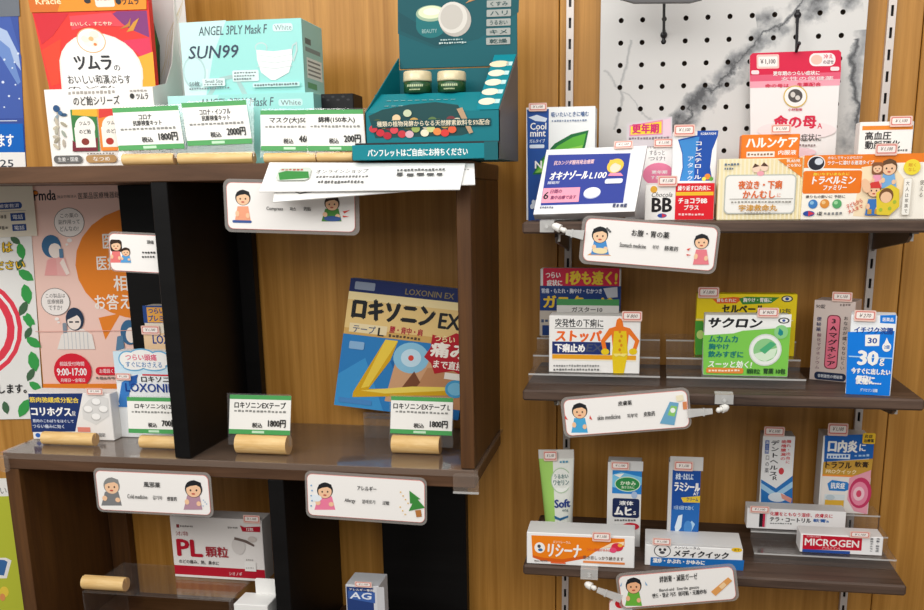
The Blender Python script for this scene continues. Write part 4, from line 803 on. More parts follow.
# ------------------------------------------------------------------ top wall shelf
def s1(label, z, BL, BR, TL, depth, art, **k): return carton(k.pop('name', 'medicine_carton'), label, 'medicine carton', z, BL, BR, TL, depth, art, Z=Z1 + .0003, **k)
art = [p([(57, 66), (130, 66), (130, 440), (62, 440)], '1D4E9C'), t('Cool', 68, 110, 122, 133, WH, .03), t('mint', 68, 134, 120, 156, WH, .03), p([(62, 92), (90, 84), (125, 96), (120, 108), (85, 104)], 'DCE6F4'), t('ガムタイプ', 66, 164, 118, 176, 'DCE6F4', .02), rr(66, 182, 116, 194, 4, 'DCE6F4'),
       p([(76, 282), (100, 238), (150, 180), (205, 150), (262, 138), (252, 190), (236, 240), (150, 280)], '1E6E3C'), p([(84, 276), (110, 236), (160, 188), (210, 160), (254, 148), (246, 186), (230, 232), (150, 272)], '5FB33E'), p([(86, 276), (140, 230), (200, 196), (244, 186), (230, 232), (150, 272)], '8CC854'), t('N', 84, 236, 108, 262, WH, .04), t('吸いたいときに噛む', 138, 76, 262, 93, '4A6A9A', .02), bars(140, 102, 258, 109, '8A98B0', 14), [e(75 + 5 * k, 390 - 14 * (k % 2), 6, 9, 'DCE6F4') for k in range(4)]]
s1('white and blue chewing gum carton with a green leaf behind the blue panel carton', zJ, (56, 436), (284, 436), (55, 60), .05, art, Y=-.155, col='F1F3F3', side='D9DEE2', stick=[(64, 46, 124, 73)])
BL_ = '2E3F98'
art = [rr(118, 228, 424, 410, 8, 'E4E6EE'), p([(130, 232), (412, 229), (384, 396), (104, 404)], BL_), t('抗カンジダ膣再発治療薬', 150, 250, 288, 266, 'F3C9C9', .02), t('オキナゾール', 136, 286, 268, 318, WH, .04, .12), t('L100', 272, 292, 330, 314, WH, .03, .1), t('膣錠剤', 128, 322, 168, 332, 'DCE0F0', .02),
       p([(114, 346), (240, 343), (234, 392), (106, 396)], 'F4A2B8'), t('6', 114, 358, 132, 384, K, .04), t('日間の', 138, 350, 178, 364, '7A2A5A', .03), t('集中治療で治す', 138, 370, 226, 384, '7A2A5A', .03), e(280, 363, 29, 20, 'B9C2DE'), e(280, 361, 28, 18, 'F4F4F6'),
       e(360, 272, 28, 25, 'F0C64A'), e(360, 278, 18, 17, 'F9D9C0'), p([(335, 275), (342, 252), (378, 252), (386, 275), (360, 262)], 'F0C64A'), p([(342, 296), (378, 296), (386, 306), (334, 306)], 'F090B0'), rr(324, 315, 384, 332, 7, 'E2E6F4'), [bars(322, 347 + 11 * k, 378, 354 + 11 * k, 'DCE2F4', 6) for k in range(3)], bars(102, 408, 150, 415, '7A8090', 6), bars(350, 398, 400, 412, '4A5070', 4)]
f = sheet_face(zJ, (79, 441), (423, 431), (128, 250), (-.250, -.250, -.212))
dz = Z1 + .0078 - f.O.z; f.mw.translation.z += dz
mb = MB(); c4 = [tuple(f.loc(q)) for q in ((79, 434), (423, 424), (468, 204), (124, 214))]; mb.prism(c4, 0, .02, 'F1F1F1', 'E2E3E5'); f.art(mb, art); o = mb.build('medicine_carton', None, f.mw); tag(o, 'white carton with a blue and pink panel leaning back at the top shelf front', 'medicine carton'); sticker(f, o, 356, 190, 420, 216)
art = [p([(395, 200), (470, 185), (548, 200), (548, 300), (455, 330), (455, 260)], 'F6F4F2'), t('が切れる', 425, 186, 492, 200, '7A7478', .01), t('するっと', 470, 206, 520, 222, '6A6468', .01), t('つけ!', 466, 226, 522, 240, '6A6468', .01), e(500, 285, 52, 38, 'EE86A8'), t('更年期', 478, 272, 530, 284, WH, .03), t('するから', 476, 290, 532, 302, WH, .02)]
def pop(mb, f):
    pass
o, f = s1('white carton with a pink disc and magenta header card, behind the red and white carton', zJ, (391, 436), (542, 436), (394, 180), .04, art, Y=-.14, col='F0EEEE', stick=[(484, 168, 548, 196)])
mb = MB(); pts = [tuple(f.loc(q)) for q in ((392, 196), (394, 116), (542, 96), (546, 190))]; mb.prism(pts, -.0012, -.0002, 'D5CDD2'); g = Face(zJ, f.BL, f.BL + f.a, f.BL + f.b, None, f.u, f.v); g.o = f.o
g.art(mb, [p([(402, 122), (512, 106), (512, 154), (402, 158)], 'E58AA8'), p([(406, 126), (508, 111), (508, 150), (406, 153)], 'F2D43A'), t('更年期', 410, 117, 500, 150, 'D2286E', .05), p([(514, 106), (538, 102), (540, 160), (514, 162)], 'E8C9D6'), bars(400, 161, 535, 170, '8A7A84', 14)], -.0012); mb.build('header_card', o)
art = [p([(568, 168), (702, 140), (700, 158), (682, 205), (676, 260), (684, 306), (574, 306), (584, 260), (582, 215)], '1E4FA8'), p([(572, 172), (640, 158), (625, 230), (622, 306), (576, 306), (587, 260), (584, 212)], '3E8AD0'), r(632, 140, 700, 160, '1E4FA8'), t('KOBAYASHI', 644, 146, 694, 154, WH, .02), v('コレステロール', 624, 176, 648, 300, WH, .02), v('アタック', 600, 225, 620, 305, 'DCE8F6', .02), e(668, 292, 10, 10, 'F0923A'), e(680, 300, 7, 7, '6AB04A'), e(656, 300, 7, 7, 'E8E05A')]
s1('white carton with a flared blue shape and vertical lettering behind the red and white carton', zJ, (543, 436), (692, 436), (551, 142), .04, art, Y=-.165, col='F0F1F2', stick=[(554, 119, 624, 157)])
art = [r(460, 316, 692, 322, 'E2DCD8'), e(487, 336, 12, 11, 'E2A83A'), t('Chocola', 480, 345, 550, 360, '5A5452', .005, .3), t('BB', 480, 362, 550, 408, '1E1A1C', .045), e(516, 419, 16, 7, '2E4EA0'), p([(516, 412), (532, 419), (516, 426)], 'D23A4A'), r(560, 318, 690, 432, 'E01F2C'), t('繰り返す口内炎に', 568, 325, 678, 341, WH, .03), r(562, 345, 688, 356, 'F2C22E'), t('チョコラBB', 570, 364, 668, 382, WH, .05), t('プラス', 590, 386, 640, 402, WH, .04), bars(572, 412, 660, 420, 'F6C9C9', 8)]
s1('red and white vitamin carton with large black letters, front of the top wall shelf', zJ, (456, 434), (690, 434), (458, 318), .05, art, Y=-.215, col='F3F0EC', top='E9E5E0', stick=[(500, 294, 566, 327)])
CR_ = 'F5E7B8'
art = [[p([(60 + 14 * k, 235), (66 + 14 * k, 235), (66 + 14 * k, 430), (60 + 14 * k, 430)], 'F9EFD0') for k in range(20)], p([(255, 238), (338, 233), (338, 296)], 'EF8A2A'), t('乳幼児', 285, 238, 330, 248, WH, .03), t('にも安心', 288, 252, 334, 262, WH, .03), rr(80, 285, 320, 412, 16, 'BFC3BC'), rr(84, 289, 316, 408, 14, 'F6F4EE'),
       e(185, 266, 14, 13, 'F6D8C0'), e(212, 262, 14, 13, 'F6D8C0'), p([(172, 264), (180, 250), (196, 258)], '5A4032'), p([(200, 258), (210, 246), (226, 260)], '5A4032'), e(200, 282, 12, 8, 'F2A8B4'), bars(78, 248, 130, 256, '6A7A8A', 5), bars(78, 262, 110, 269, '6A7A8A', 4),
       t('夜泣き・下痢', 126, 304, 274, 332, 'E0703A', .04), t('かんむし', 142, 336, 252, 362, 'E0703A', .04), t('に', 258, 346, 270, 358, 'E0703A'), r(98, 362, 312, 364, 'A9A6A0'), bars(104, 370, 308, 376, '9A968E', 18), t('宇津救命丸', 130, 381, 260, 403, 'D29A3E', .03), bars(150, 406, 240, 412, 'A9A49A', 9)]
s1('cream yellow carton with a white label and orange lettering, middle of the top wall shelf', zK, (57, 432), (340, 432), (60, 234), .045, art, Y=-.225, col=CR_)
art = [p([(345, 222), (760, 220), (760, 248), (640, 250), (560, 268), (344, 262)], 'EE8124'), p([(540, 262), (640, 250), (700, 320), (640, 430), (520, 420)], 'F9E3BE'), rr(343, 272, 542, 346, 8, 'EE7A1E'), t('酔いやすいあなたに', 378, 278, 500, 288, 'F2E24A', .02), t('トラベルミン', 374, 290, 522, 316, WH, .05, .15), t('ファミリー', 414, 319, 494, 336, WH, .05, .15), e(386, 248, 30, 25, 'F6F4F0'), e(386, 248, 27, 22, '2A2A34'), e(394, 242, 14, 11, 'D8DCE4'),
       t('水なしでサッとかむだけ', 424, 226, 540, 236, WH, .02), t('ラクーに溶ける速溶タイプ', 424, 240, 580, 254, WH, .03), t('乗りもの酔いに 予防に', 355, 351, 490, 361, '5A5050', .02), e(381, 380, 16, 15, '3E7EC0'), e(377, 376, 7, 6, '8CC0E0'), e(421, 379, 16, 15, 'E0923E'), e(417, 375, 7, 6, 'F2C88A'), e(463, 380, 16, 15, '5AA86A'), e(459, 376, 7, 6, 'A0D8A0'),
       t('子どもから', 494, 372, 550, 388, 'D9604A', .02, 0, 25), t('大人まで', 500, 390, 552, 404, 'D9604A', .02, 0, 25), e(368, 411, 20, 9, '2E4EA0'), p([(366, 402), (388, 411), (366, 420)], 'D23A4A'), t('6錠', 396, 404, 414, 418, '4A4A4A', .02), bars(420, 405, 486, 417, '8A8A8A', 5),
       person(600, 234, 662, 330, '6A4A30', '7AB0E0'), person(572, 246, 612, 326, '8A5A3A', 'F0A0B8', long=True), e(706, 264, 28, 25, 'F2DC3E'), t('眠く', 694, 252, 718, 263, 'D99A2A', .02), t('なし', 694, 266, 718, 277, 'D99A2A', .02),
       person(556, 308, 612, 418, '8A5A30', '3E78C0'), p([(562, 330), (572, 312), (598, 308), (608, 330)], 'D8403A'), r(566, 398, 580, 414, 'C89A3E'), r(590, 398, 604, 414, 'C89A3E'), p([(592, 345), (640, 318), (668, 335), (672, 390), (640, 418), (598, 416)], 'E6CC3A'), e(626, 354, 24, 24, '7A5230'), e(626, 360, 19, 18, 'F3C6A0'), e(610, 400, 6, 6, 'A8BE3E'), e(640, 396, 6, 6, 'A8BE3E'), e(655, 375, 6, 6, 'A8BE3E'), e(556, 322, 14, 24, 'F3C6A0', 20),
       rr(680, 298, 708, 418, 4, 'D9D2C4'), rr(682, 300, 706, 416, 4, 'FAF6EC'), v('大人は', 688, 308, 700, 360, '6A6058', .01), v('家族で', 688, 364, 700, 410, '6A6058', .01), v('使える', 734, 305, 748, 360, '6A6058', .01)]
s1('long white and orange travel sickness carton with a family drawing, at the top shelf end', zK, (341, 432), (764, 432), (345, 222), .05, art, Y=-.228, col='FBF5E8', stick=[(580, 188, 654, 226)])
art = [t('ハルンケア', 154, 161, 326, 196, WH, .05), t('内服液', 262, 204, 322, 220, WH, .03), r(156, 208, 250, 226, 'F6EFE6'), bars(160, 213, 246, 221, '8A6A50', 8)]
s1('orange carton with white lettering behind the cream yellow carton', zK, (128, 432), (322, 432), (140, 152), .035, art, Y=-.15, col='EE7E26', stick=[(236, 121, 303, 151)])
art = [r(548, 122, 640, 136, 'E88A2E'), r(640, 122, 716, 136, 'E88A2E'), t('高血圧', 557, 141, 645, 169, '2E2E30', .03), t('動脈硬化', 557, 171, 674, 199, '2E2E30', .03), bars(650, 200, 700, 208, '7A7A7A', 6)]
s1('white carton with an orange strip and bold black lettering behind the family drawing carton', zK, (518, 432), (697, 432), (541, 109), .03, art, Y=-.15, col='F2F0EC', stick=[(638, 92, 712, 127)])

# hooks on the pegboard with their packs
def hook(label, base, tip, Yt, up):
    a = at(*base, -.0225); b = at(*tip, Yt)
    root = empty('pegboard_hook', a); tag(root, label, 'hook', 'black pegboard hooks')
    m = MB(); m.ball(a, .0058, BLACKM, 10); m.tube((a.x, -.0225, a.z - .012), (a.x, -.0225, a.z + .008), .0028, .0028, BLACKM, 8); part(m, 'base', root)
    m = MB(); m.tube(a, b, .0024, .0024, BLACKM, 10); m.ball(b, .0026, BLACKM, 8); c = b + Vector(up); m.tube(b, c, .0024, .0022, BLACKM, 10); m.ball(c, .0034, BLACKM, 8); part(m, 'rod', root)
    return b
hook('black hook holding the pink pouch on the pegboard', (797.6, 15), (796.4, 51), -.058, (.002, -.008, .010))
b = hook('black hook near the upper left corner of the pegboard', (663.8, 35), (664.5, -34), -.16, (0, -.004, .012))
RP = 'DA2148'
art = [p([(482, 142), (489, 135), (702, 131), (708, 137), (708, 185), (482, 190)], RP), p([(482, 190), (708, 185), (707, 202), (482, 206)], 'E4607C'), p([(482, 206), (707, 202), (706, 218), (482, 222)], 'F0A6B6'), rr(499, 139, 555, 174, 4, 'F0C9C2'), rr(503, 144, 551, 169, 3, 'F9F1EC'), t('￥1,100', 508, 150, 546, 164, '4A4040', .02), rr(630, 138, 694, 170, 14, 'F9EDEC'), e(648, 154, 14, 12, 'F0C6B4'), t('冷え', 665, 141, 688, 152, RP, .03), t('のぼせ', 664, 155, 690, 165, '6A4A50', .02),
       t('更年期のつらい症状に', 540, 181, 656, 192, WH, .03), t('女性の保健薬', 560, 195, 690, 205, 'F6E2E4', .02), t('命の母は', 520, 212, 580, 222, RP, .03), t('生薬配合', 600, 210, 660, 220, RP, .03), rr(485, 178, 505, 188, 4, 'F6E2E4'), rr(682, 172, 704, 182, 4, 'F6E2E4'),
       e(596, 245, 30, 28, 'D8B85A'), e(596, 245, 27, 25, 'F4F1EE'), e(596, 243, 18, 17, '55504E'), e(590, 240, 6, 7, 'D8D2CC'), e(602, 248, 6, 6, 'D8D2CC'), t('小林製薬', 578, 274, 614, 281, 'C8405A', .02),
       e(600, 330, 100, 24, 'F4E6E6'), t('命の母', 542, 291, 650, 326, 'D8284A', .05), t('A', 652, 312, 664, 326, 'D8284A', .02), t('つらい症状に', 560, 339, 662, 358, '5A5454', .02), bars(565, 365, 650, 372, '9A8A8A', 12), e(600, 386, 50, 12, 'F4D2D8')]
sheetobj('medicine_pouch', 'white and pink herbal medicine pouch hanging from a hook on the marble pegboard', 'pouch', zP, (482, 410), (704, 410), (478, 134), (-.052, -.052, -.052), art, 'F1EEEC', .007, [(484, 400), (698, 400), (708, 137), (702, 131), (489, 135), (482, 142)])
sheetobj('hanging_packet', 'dark grey packet hanging from the upper hook, only its bottom edge in view', 'packet', z1, (626, 3.4), (698, 2.6), (622, -70), (-.15, -.15, -.15), [], '5F5E60', .012, [(622, -1), (634, 2.4), (690, 2), (702, -1), (702, -70), (622, -70)])

# ------------------------------------------------------------------ middle wall shelf
def riser(label, x0, x1, Z, steps, yb=-.03):
    """clear stepped riser: steps = [(front y, top z above shelf)]"""
    root = empty('acrylic_riser', ((x0 + x1) / 2, (steps[0][0] + yb) / 2, Z)); tag(root, label, 'stepped riser', 'clear stepped risers')
    for i, (y, h) in enumerate(steps):
        y2 = steps[i + 1][0] if i + 1 < len(steps) else yb; hp = steps[i - 1][1] if i else 0
        m = MB(); m.box((x0, y, Z + hp + .0003), (x1, y + .0022, Z + h - .0025), CLEAR); m.box((x0, y, Z + h - .0024), (x1, y2 + (.0021 if i + 1 < len(steps) else 0), Z + h), CLEAR)
        m.box((x0, y - .0004, Z + h - .003), (x1, y - .00005, Z + h - .0002), FROST)
        part(m, 'step', root)
    return root
ST = [(-.212, .017), (-.15, .037), (-.095, .058)]
ra, rb = at(528.5, 372.5, ST[0][0]), at(660, 378, ST[0][0])
print('RISER', ra, rb, [at(535, 353, ST[1][0]), at(538, 333, ST[2][0])])
riser('clear stepped riser under the diarrhoea carton with the orange figure', ra.x, rb.x, Z2 + .0003, ST)
rc, rd = at(666.5, 378, ST[0][0]), at(806, 382, ST[0][0])
riser('clear stepped riser under the green and yellow stomach cartons', rc.x, rd.x, Z2 + .0003, ST)
zS = [Z2 + .0006 + h for _, h in ST]
def s2(label, z, BL, BR, TL, depth, art, **k): return carton('medicine_carton', label, 'medicine carton', z, BL, BR, TL, depth, art, **k)
OG = 'EE6A24'
art = [t('突発性の下痢に', 146, 221, 300, 248, '3A3A3C', .02), r(144, 250, 300, 252, '3A3A3C'), t('ストッパ', 146, 256, 296, 294, OG, .06, .08), r(136, 293, 322, 332, NV), t('下痢止め', 144, 298, 242, 326, WH, .05), t('EX', 244, 300, 300, 324, '4A5068', .03, .15), r(136, 334, 404, 352, 'E8A21E'), r(136, 348, 404, 352, 'F6EBC8'),
       p([(292, 290), (318, 252), (338, 246), (342, 226), (350, 219), (360, 226), (363, 246), (384, 252), (414, 290), (402, 326), (388, 332), (400, 292), (380, 270), (376, 312), (330, 312), (326, 270), (306, 292), (314, 330), (300, 326)], 'EE7A24'), p([(334, 260), (372, 260), (378, 330), (366, 392), (332, 392), (328, 330)], 'E8C81E'), e(306, 324, 13, 10, 'E8C81E'), e(394, 324, 13, 10, 'E8C81E'), [e(352 + 5 * (k % 2), 262 + 14 * k, 4, 5, 'D98A1E') for k in range(6)], p([(330, 330), (378, 330), (366, 340), (350, 336), (340, 340)], 'F4E27A'), bars(140, 364, 290, 371, '8A8A8A', 18), bars(140, 376, 290, 383, '6A6A6A', 16)]
s2('white carton with an orange and yellow figure on the left clear riser', zL, (125, 388), (415, 394), (127, 210), .045, art, Z=zS[0], Y=-.2, col='F2F0EC', stick=[(358, 199, 421, 230, '￥800')])
art = [rr(104, 60, 346, 116, 5, 'D62A4A'), t('つらい', 112, 70, 160, 88, WH, .04), t('症状に', 116, 93, 166, 112, WH, .04), t('1秒も速く!', 176, 68, 340, 110, 'F2D03A', .05, .05), r(95, 112, 352, 186, '22407E'), t('胃痛・もたれ・胸やけ・むかつき', 100, 119, 292, 134, 'E4E8F2', .02), t('ガスター10', 105, 140, 330, 178, 'F0C83A', .05), p([(296, 120), (340, 116), (342, 146), (310, 148)], 'C9CCD4'), r(95, 186, 352, 262, 'C9BFB2'), bars(100, 210, 300, 220, '4A5A7A', 16), r(104, 228, 128, 258, '22407E')]
s2('navy carton with a pink red top banner on the back step of the left riser', zL, (97, 262), (352, 266), (95, 60), .03, art, Z=zS[2], Y=-.085, col='EDEAE6')
f = box_face(zL, (148, 330), (346, 332), (148, 158), Z=zS[1], Y=-.128, lean=.1)
o = empty('price_card'); o.matrix_world = f.mw; tag(o, 'grey price card with a green top behind the orange figure carton', 'price card')
m = MB(); m.prism([(-f.W / 2 - .001, 0), (f.W / 2 + .001, 0), (f.W / 2 + .001, f.H + .001), (-f.W / 2 - .001, f.H + .001)], .0008, .0018, CLEAR); m.build('clear_sleeve', o)
m = MB(); m.prism([(-f.W / 2, .0005), (f.W / 2, .0005), (f.W / 2, f.H), (-f.W / 2, f.H)], 0, .0006, 'D3D1CC'); f.art(m, [r(148, 158, 346, 178, '3F8A4C'), t('ガスター10', 196, 183, 294, 199, '3A3A3A', .03), bars(165, 208, 330, 216, '8A8A86', 14), t('税込', 205, 240, 240, 262, K, .03)]); m.build('printed_card', o)
YL = 'F2D81E'
art = [p([(74, 158), (140, 152), (176, 156), (150, 172), (90, 172)], 'E8662A'), p([(158, 158), (180, 152), (286, 156), (260, 174), (170, 176)], '3F8A3C'), t('胃もたれに', 88, 157, 150, 168, WH, .03), t('胸やけ・胃痛に', 172, 156, 262, 170, WH, .03), e(310, 161, 18, 10, '3A3A2E'), e(310, 161, 14, 7, 'F2EFD8'), e(310, 161, 6, 5, '2E4EA0'), t('セルベール', 104, 177, 240, 203, '2A2A26', .06), t('12包', 288, 190, 322, 205, '4A4A3A', .02), p([(18, 225), (42, 225), (52, 250), (46, 332), (16, 332)], '4FA83E'), e(34, 268, 12, 14, 'CFE88A'), r(20, 222, 330, 226, 'F8EE9A')]
s2('yellow stomach carton standing behind the green and white carton', zM, (15, 332), (333, 340), (25, 140), .026, art, Z=zS[1], Y=-.125, col=YL, stick=[(28, 120, 95, 154, '￥1,800')])
GN = '7FCB52'
art = [p([(42, 262), (180, 258), (320, 250), (312, 400), (43, 392)], GN), p([(50, 210), (322, 212), (320, 250), (200, 250), (140, 266), (46, 270)], 'F4F5F1'), t('サクロン', 58, 218, 232, 250, '1E2022', .07, .15), e(298, 230, 18, 9, '3A3A3A'), e(298, 230, 13, 6, 'F4F5F1'), e(298, 230, 5, 4, '2E4EA0'), t('ムカムカ', 60, 272, 154, 293, '1A7A72', .05), t('胸やけ', 60, 296, 126, 315, '1A7A72', .05), t('飲みすぎに', 58, 319, 172, 340, '1A7A72', .05), t('スーッと効く!', 58, 349, 200, 372, 'F2F8EA', .04, .15),
       e(241, 318, 52, 49, 'D9DDD6'), e(241, 318, 48, 45, 'EFF2EC'), e(241, 318, 38, 35, '8FCB8A'), p([(205, 330), (215, 345), (241, 353), (270, 340), (279, 312), (250, 318)], 'D8EED2'), p([(222, 318), (258, 292), (276, 300), (240, 330)], '4FB07A'), e(290, 264, 22, 21, '8FD08A'), p([(284, 252), (296, 262), (296, 272), (288, 276), (280, 270)], '1E8A8A'), rr(52, 371, 172, 388, 6, 'E88A3A'), bars(60, 376, 164, 383, 'FBE6CC', 10), t('顆粒', 182, 375, 226, 391, '2A5A2A', .03), t('胃薬 10包', 236, 374, 306, 392, '2A4A2A', .04)]
s2('green and white stomach carton with a round emblem, front step of the right riser', zM, (42, 394), (313, 402), (50, 209), .04, art, Z=zS[0], Y=-.2, col='EDEFEA', stick=[(214, 190, 281, 219, '￥900')])
PK = 'D8C9C2'
art = [t('90錠', 402, 174, 432, 188, '5A5050', .02), bars(478, 176, 512, 184, '8A7A76', 4), rr(434, 210, 477, 382, 14, '7A2A3A'), rr(437, 213, 474, 379, 12, 'EE7A92'), v('3Aマグネシア', 441, 222, 471, 372, '2A1A20', .03), v('便秘薬', 404, 214, 420, 260, '4A4A6A', .02), v('酸化マグネシウム', 404, 266, 418, 380, '8A5A6A', .01), v('おなかが痛くなりにくい', 486, 216, 500, 384, '5A5050', .01), rr(399, 393, 500, 418, 11, '23304E'), t('非刺激性の便秘薬', 410, 400, 490, 411, 'DCE0E8', .02)]
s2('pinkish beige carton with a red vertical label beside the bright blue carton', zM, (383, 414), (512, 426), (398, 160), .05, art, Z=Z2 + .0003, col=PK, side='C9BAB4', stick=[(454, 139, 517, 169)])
BU = '0C7CE0'
art = [p([(504, 262), (652, 262), (640, 468), (500, 462)], BU), p([(606, 212), (655, 212), (654, 240), (606, 236)], BU), t('医薬品', 614, 220, 648, 232, WH, .02), t('イチジク浣腸', 524, 248, 648, 270, '1E4A9A', .04), p([(560, 272), (606, 272), (604, 308), (560, 308)], WH), t('30', 568, 282, 598, 300, '1E4A9A', .05), e(628, 312, 14, 15, WH), p([(628, 282), (638, 306), (618, 306)], WH), t('2個', 620, 306, 637, 318, '1E6AC0', .02), r(508, 342, 648, 346, 'A9D4F6'), t('30', 536, 322, 604, 370, WH, .07), t('g', 606, 348, 622, 372, WH, .03), t('今すぐに出したい', 516, 379, 642, 399, WH, .05), t('便秘に…', 530, 402, 614, 432, WH, .06), t('グリセリン浣腸', 546, 444, 602, 455, 'DCEcf8'.upper(), .02)]
s2('bright blue and white carton standing at the right front of the middle wall shelf', zM, (498, 461), (642, 470), (515, 207), .045, art, Z=Z2 + .0003, col='F1F4F6', stick=[(524, 194, 593, 229, '￥270')])

# ------------------------------------------------------------------ bottom wall shelf
ST3 = [(-.2, .018), (-.14, .034), (-.08, .050)]
ra, rb = at(754, 556, ST3[0][0]), at(896, 566, ST3[0][0])
riser('clear stepped riser under the red lettered ointment box on the bottom shelf', ra.x, rb.x, Z3 + .0003, ST3)
print('RISER3', ra, rb, [at(754, 537, ST3[1][0]), at(880, 516, ST3[2][0])])
zS3 = [Z3 + .0006 + h for _, h in ST3]
# squeeze tube standing on its cap
f = box_face(zN, (112, 372), (210, 372), (98, 85), Z=Z3 + .0003, Y=-.16)
root = empty('cream_tube'); root.matrix_world = f.mw; tag(root, 'green and white cream tube standing upside down at the left of the bottom shelf', 'tube')
H = f.H; Wt = f.W * 1.22; root.matrix_world = f.mw @ Matrix.Translation((.002, 0, .0012)) @ Matrix.Rotation(math.radians(-2.5), 4, 'Y'); m = MB(); ca = .018; n = 32; rows = []
for i in range(9):
    q = i / 8; zz = ca + (H * .93 - ca) * q; wx = f.W * .46 + (Wt / 2 - f.W * .46) * q; wy = .017 * (1 - q) ** .7 + .0012; rows.append((zz, wx, wy))
rows += [(H * .932, Wt / 2, .0012), (H * 1.03, Wt / 2 * 1.0, .0011)]
vs = [(wx * math.cos(2 * math.pi * k / n), .018 + wy * math.sin(2 * math.pi * k / n), zz) for zz, wx, wy in rows for k in range(n)]
fs = [(i * n + k, i * n + (k + 1) % n, (i + 1) * n + (k + 1) % n, (i + 1) * n + k) for i in range(len(rows) - 1) for k in range(n)]
gm = mat('A9D86E', .35); wm = mat('ECEEE6', .35); cm = mat('D8D6D0', .35)
for kk, mm in ((0, gm), (1, wm), (2, cm)):
    sel = [q for q in fs if (2 if q[0] // n >= len(rows) - 3 else (1 if vs[q[0]][0] > -f.W * .13 + .0 and vs[q[0]][1] < .0185 else 0)) == kk]
    m.add(vs, sel, mm, True)
m.add([vs[(len(rows) - 1) * n + k] for k in range(n)], [list(range(n))], cm); m.build('tube_body', root)
# label printed on the front of the tube, following its slope
lb = MB(); f2 = box_face(zN, (112, 372), (210, 372), (98, 85), Z=Z3 + .0003, Y=-.16)
f2.art(lb, [e(166, 172, 34, 40, 'B9D2B0'), e(166, 172, 31, 37, 'F1F3EC'), t('うるおい', 142, 152, 190, 166, '6A8A8A', .03), t('ワセリン', 140, 170, 192, 187, '6A8A8A', .03), t('Soft', 145, 231, 198, 258, '27408A', .05), t('60g', 172, 262, 192, 272, '7A8A8A', .02), bars(160, 110, 190, 118, '5A9AB8', 3), p([(145, 282), (165, 290), (192, 284), (192, 290), (166, 298), (148, 292)], '2A6A9A')])
lb.v = [(x, (lambda q: .018 - (.017 * (1 - q) ** .7 + .0012) * max(0, 1 - (x / (f.W * .5)) ** 2) ** .5 - .0012)(min(1, max(0, (zz - ca) / (H * .93 - ca)))) + y, zz) for x, y, zz in lb.v]
lb.build('label_print', root)
m = MB(); m.lathe((0, .018, 0), [(0, 0), (f.W * .36, 0), (f.W * .4, .002), (f.W * .42, ca), (0, ca)], mat('F0EFEA', .35)); m.build('cap', root)
sticker(f2, root, 106, 78, 151, 111, '￥1,100', .0125)
def s3(label, z, BL, BR, TL, depth, art, **k): return carton(k.pop('name', 'medicine_carton'), label, 'medicine carton', z, BL, BR, TL, depth, art, Z=k.pop('Z', Z3 + .0003), **k)
art = [r(334, 106, 442, 138, 'D8D8D6'), r(341, 138, 439, 214, '2E86D0'), p([(341, 150), (370, 142), (439, 160), (439, 185), (380, 200), (341, 190)], '7AC4EA'), e(392, 182, 43, 25, 'CFE8C8'), e(392, 182, 40, 22, '2E8A4A'), t('かゆみ', 368, 172, 420, 186, 'E6F2D8', .03), t('虫さされに', 372, 188, 416, 197, 'E6F2D8', .02), p([(346, 150), (380, 146), (366, 160)], WH), e(416, 218, 10, 12, 'A9BEDC'), rr(344, 229, 434, 293, 8, '1C2A52'), t('液体', 366, 237, 414, 252, 'F0F0EE', .04), t('ムヒ', 350, 256, 410, 286, WH, .07), t('S', 414, 272, 424, 284, WH, .04), bars(352, 298, 425, 305, '6A6A6A', 8), e(408, 322, 28, 12, 'C8283A'), r(378, 330, 420, 345, 'F0D9D0')]
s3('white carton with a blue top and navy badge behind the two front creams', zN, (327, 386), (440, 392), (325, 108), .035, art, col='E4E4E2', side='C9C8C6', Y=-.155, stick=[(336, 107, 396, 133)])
art = [r(530, 92, 640, 132, 'D3D1CE'), r(542, 132, 636, 440, '1D4E9E'), p([(542, 250), (636, 225), (636, 440), (542, 440)], '2668B4'), t('水虫・たむしに', 550, 140, 610, 160, 'DCE8F4', .03), t('ラミシール', 547, 167, 634, 194, WH, .05), t('AT', 612, 196, 630, 205, WH, .03), p([(572, 212), (636, 206), (636, 226), (580, 226)], 'E6C43A'), t('クリーム', 590, 211, 630, 222, NV, .03), t('1日1回で効く', 550, 236, 616, 248, 'BFD8F0', .02), p([(556, 300), (566, 266), (580, 262), (578, 300), (560, 325)], 'DCEAF4'), p([(590, 310), (612, 280), (624, 290), (606, 325)], 'A9CCE8'), e(600, 300, 14, 20, '4A8ACC')]
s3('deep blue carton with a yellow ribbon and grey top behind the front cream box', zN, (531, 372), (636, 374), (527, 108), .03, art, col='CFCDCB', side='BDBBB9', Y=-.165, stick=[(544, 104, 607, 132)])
art = [p([(77, 357), (392, 370), (390, 398), (310, 402), (258, 436), (180, 448), (110, 440), (78, 424)], 'F08318'), p([(78, 424), (110, 432), (180, 438), (258, 426), (258, 436), (180, 450), (110, 444), (78, 432)], 'D9601A'), e(104, 399, 18, 18, 'F4F2EE'), e(102, 394, 6, 6, '4A4A50'), e(106, 406, 8, 5, '3A6A9A'), t('メンソレータム', 150, 376, 210, 385, 'FBE9D0', .02), t('リシーナ', 130, 387, 246, 432, WH, .04, .12), t('つらい乾燥かゆみに', 262, 402, 344, 412, 'E0603A', .02), p([(310, 402), (345, 385), (390, 380), (388, 392), (350, 398)], 'F9E2C0'), e(366, 398, 20, 14, 'D9304A'), e(352, 408, 12, 9, 'E8507A'), e(376, 392, 8, 6, 'F2B03A'), t('効き目しっかり続きます', 250, 428, 386, 441, '6A5A50', .02), r(250, 446, 390, 453, 'E88A4A'), bars(84, 440, 130, 446, '7A6A60', 7), r(140, 447, 190, 452, 'E86A3A')]
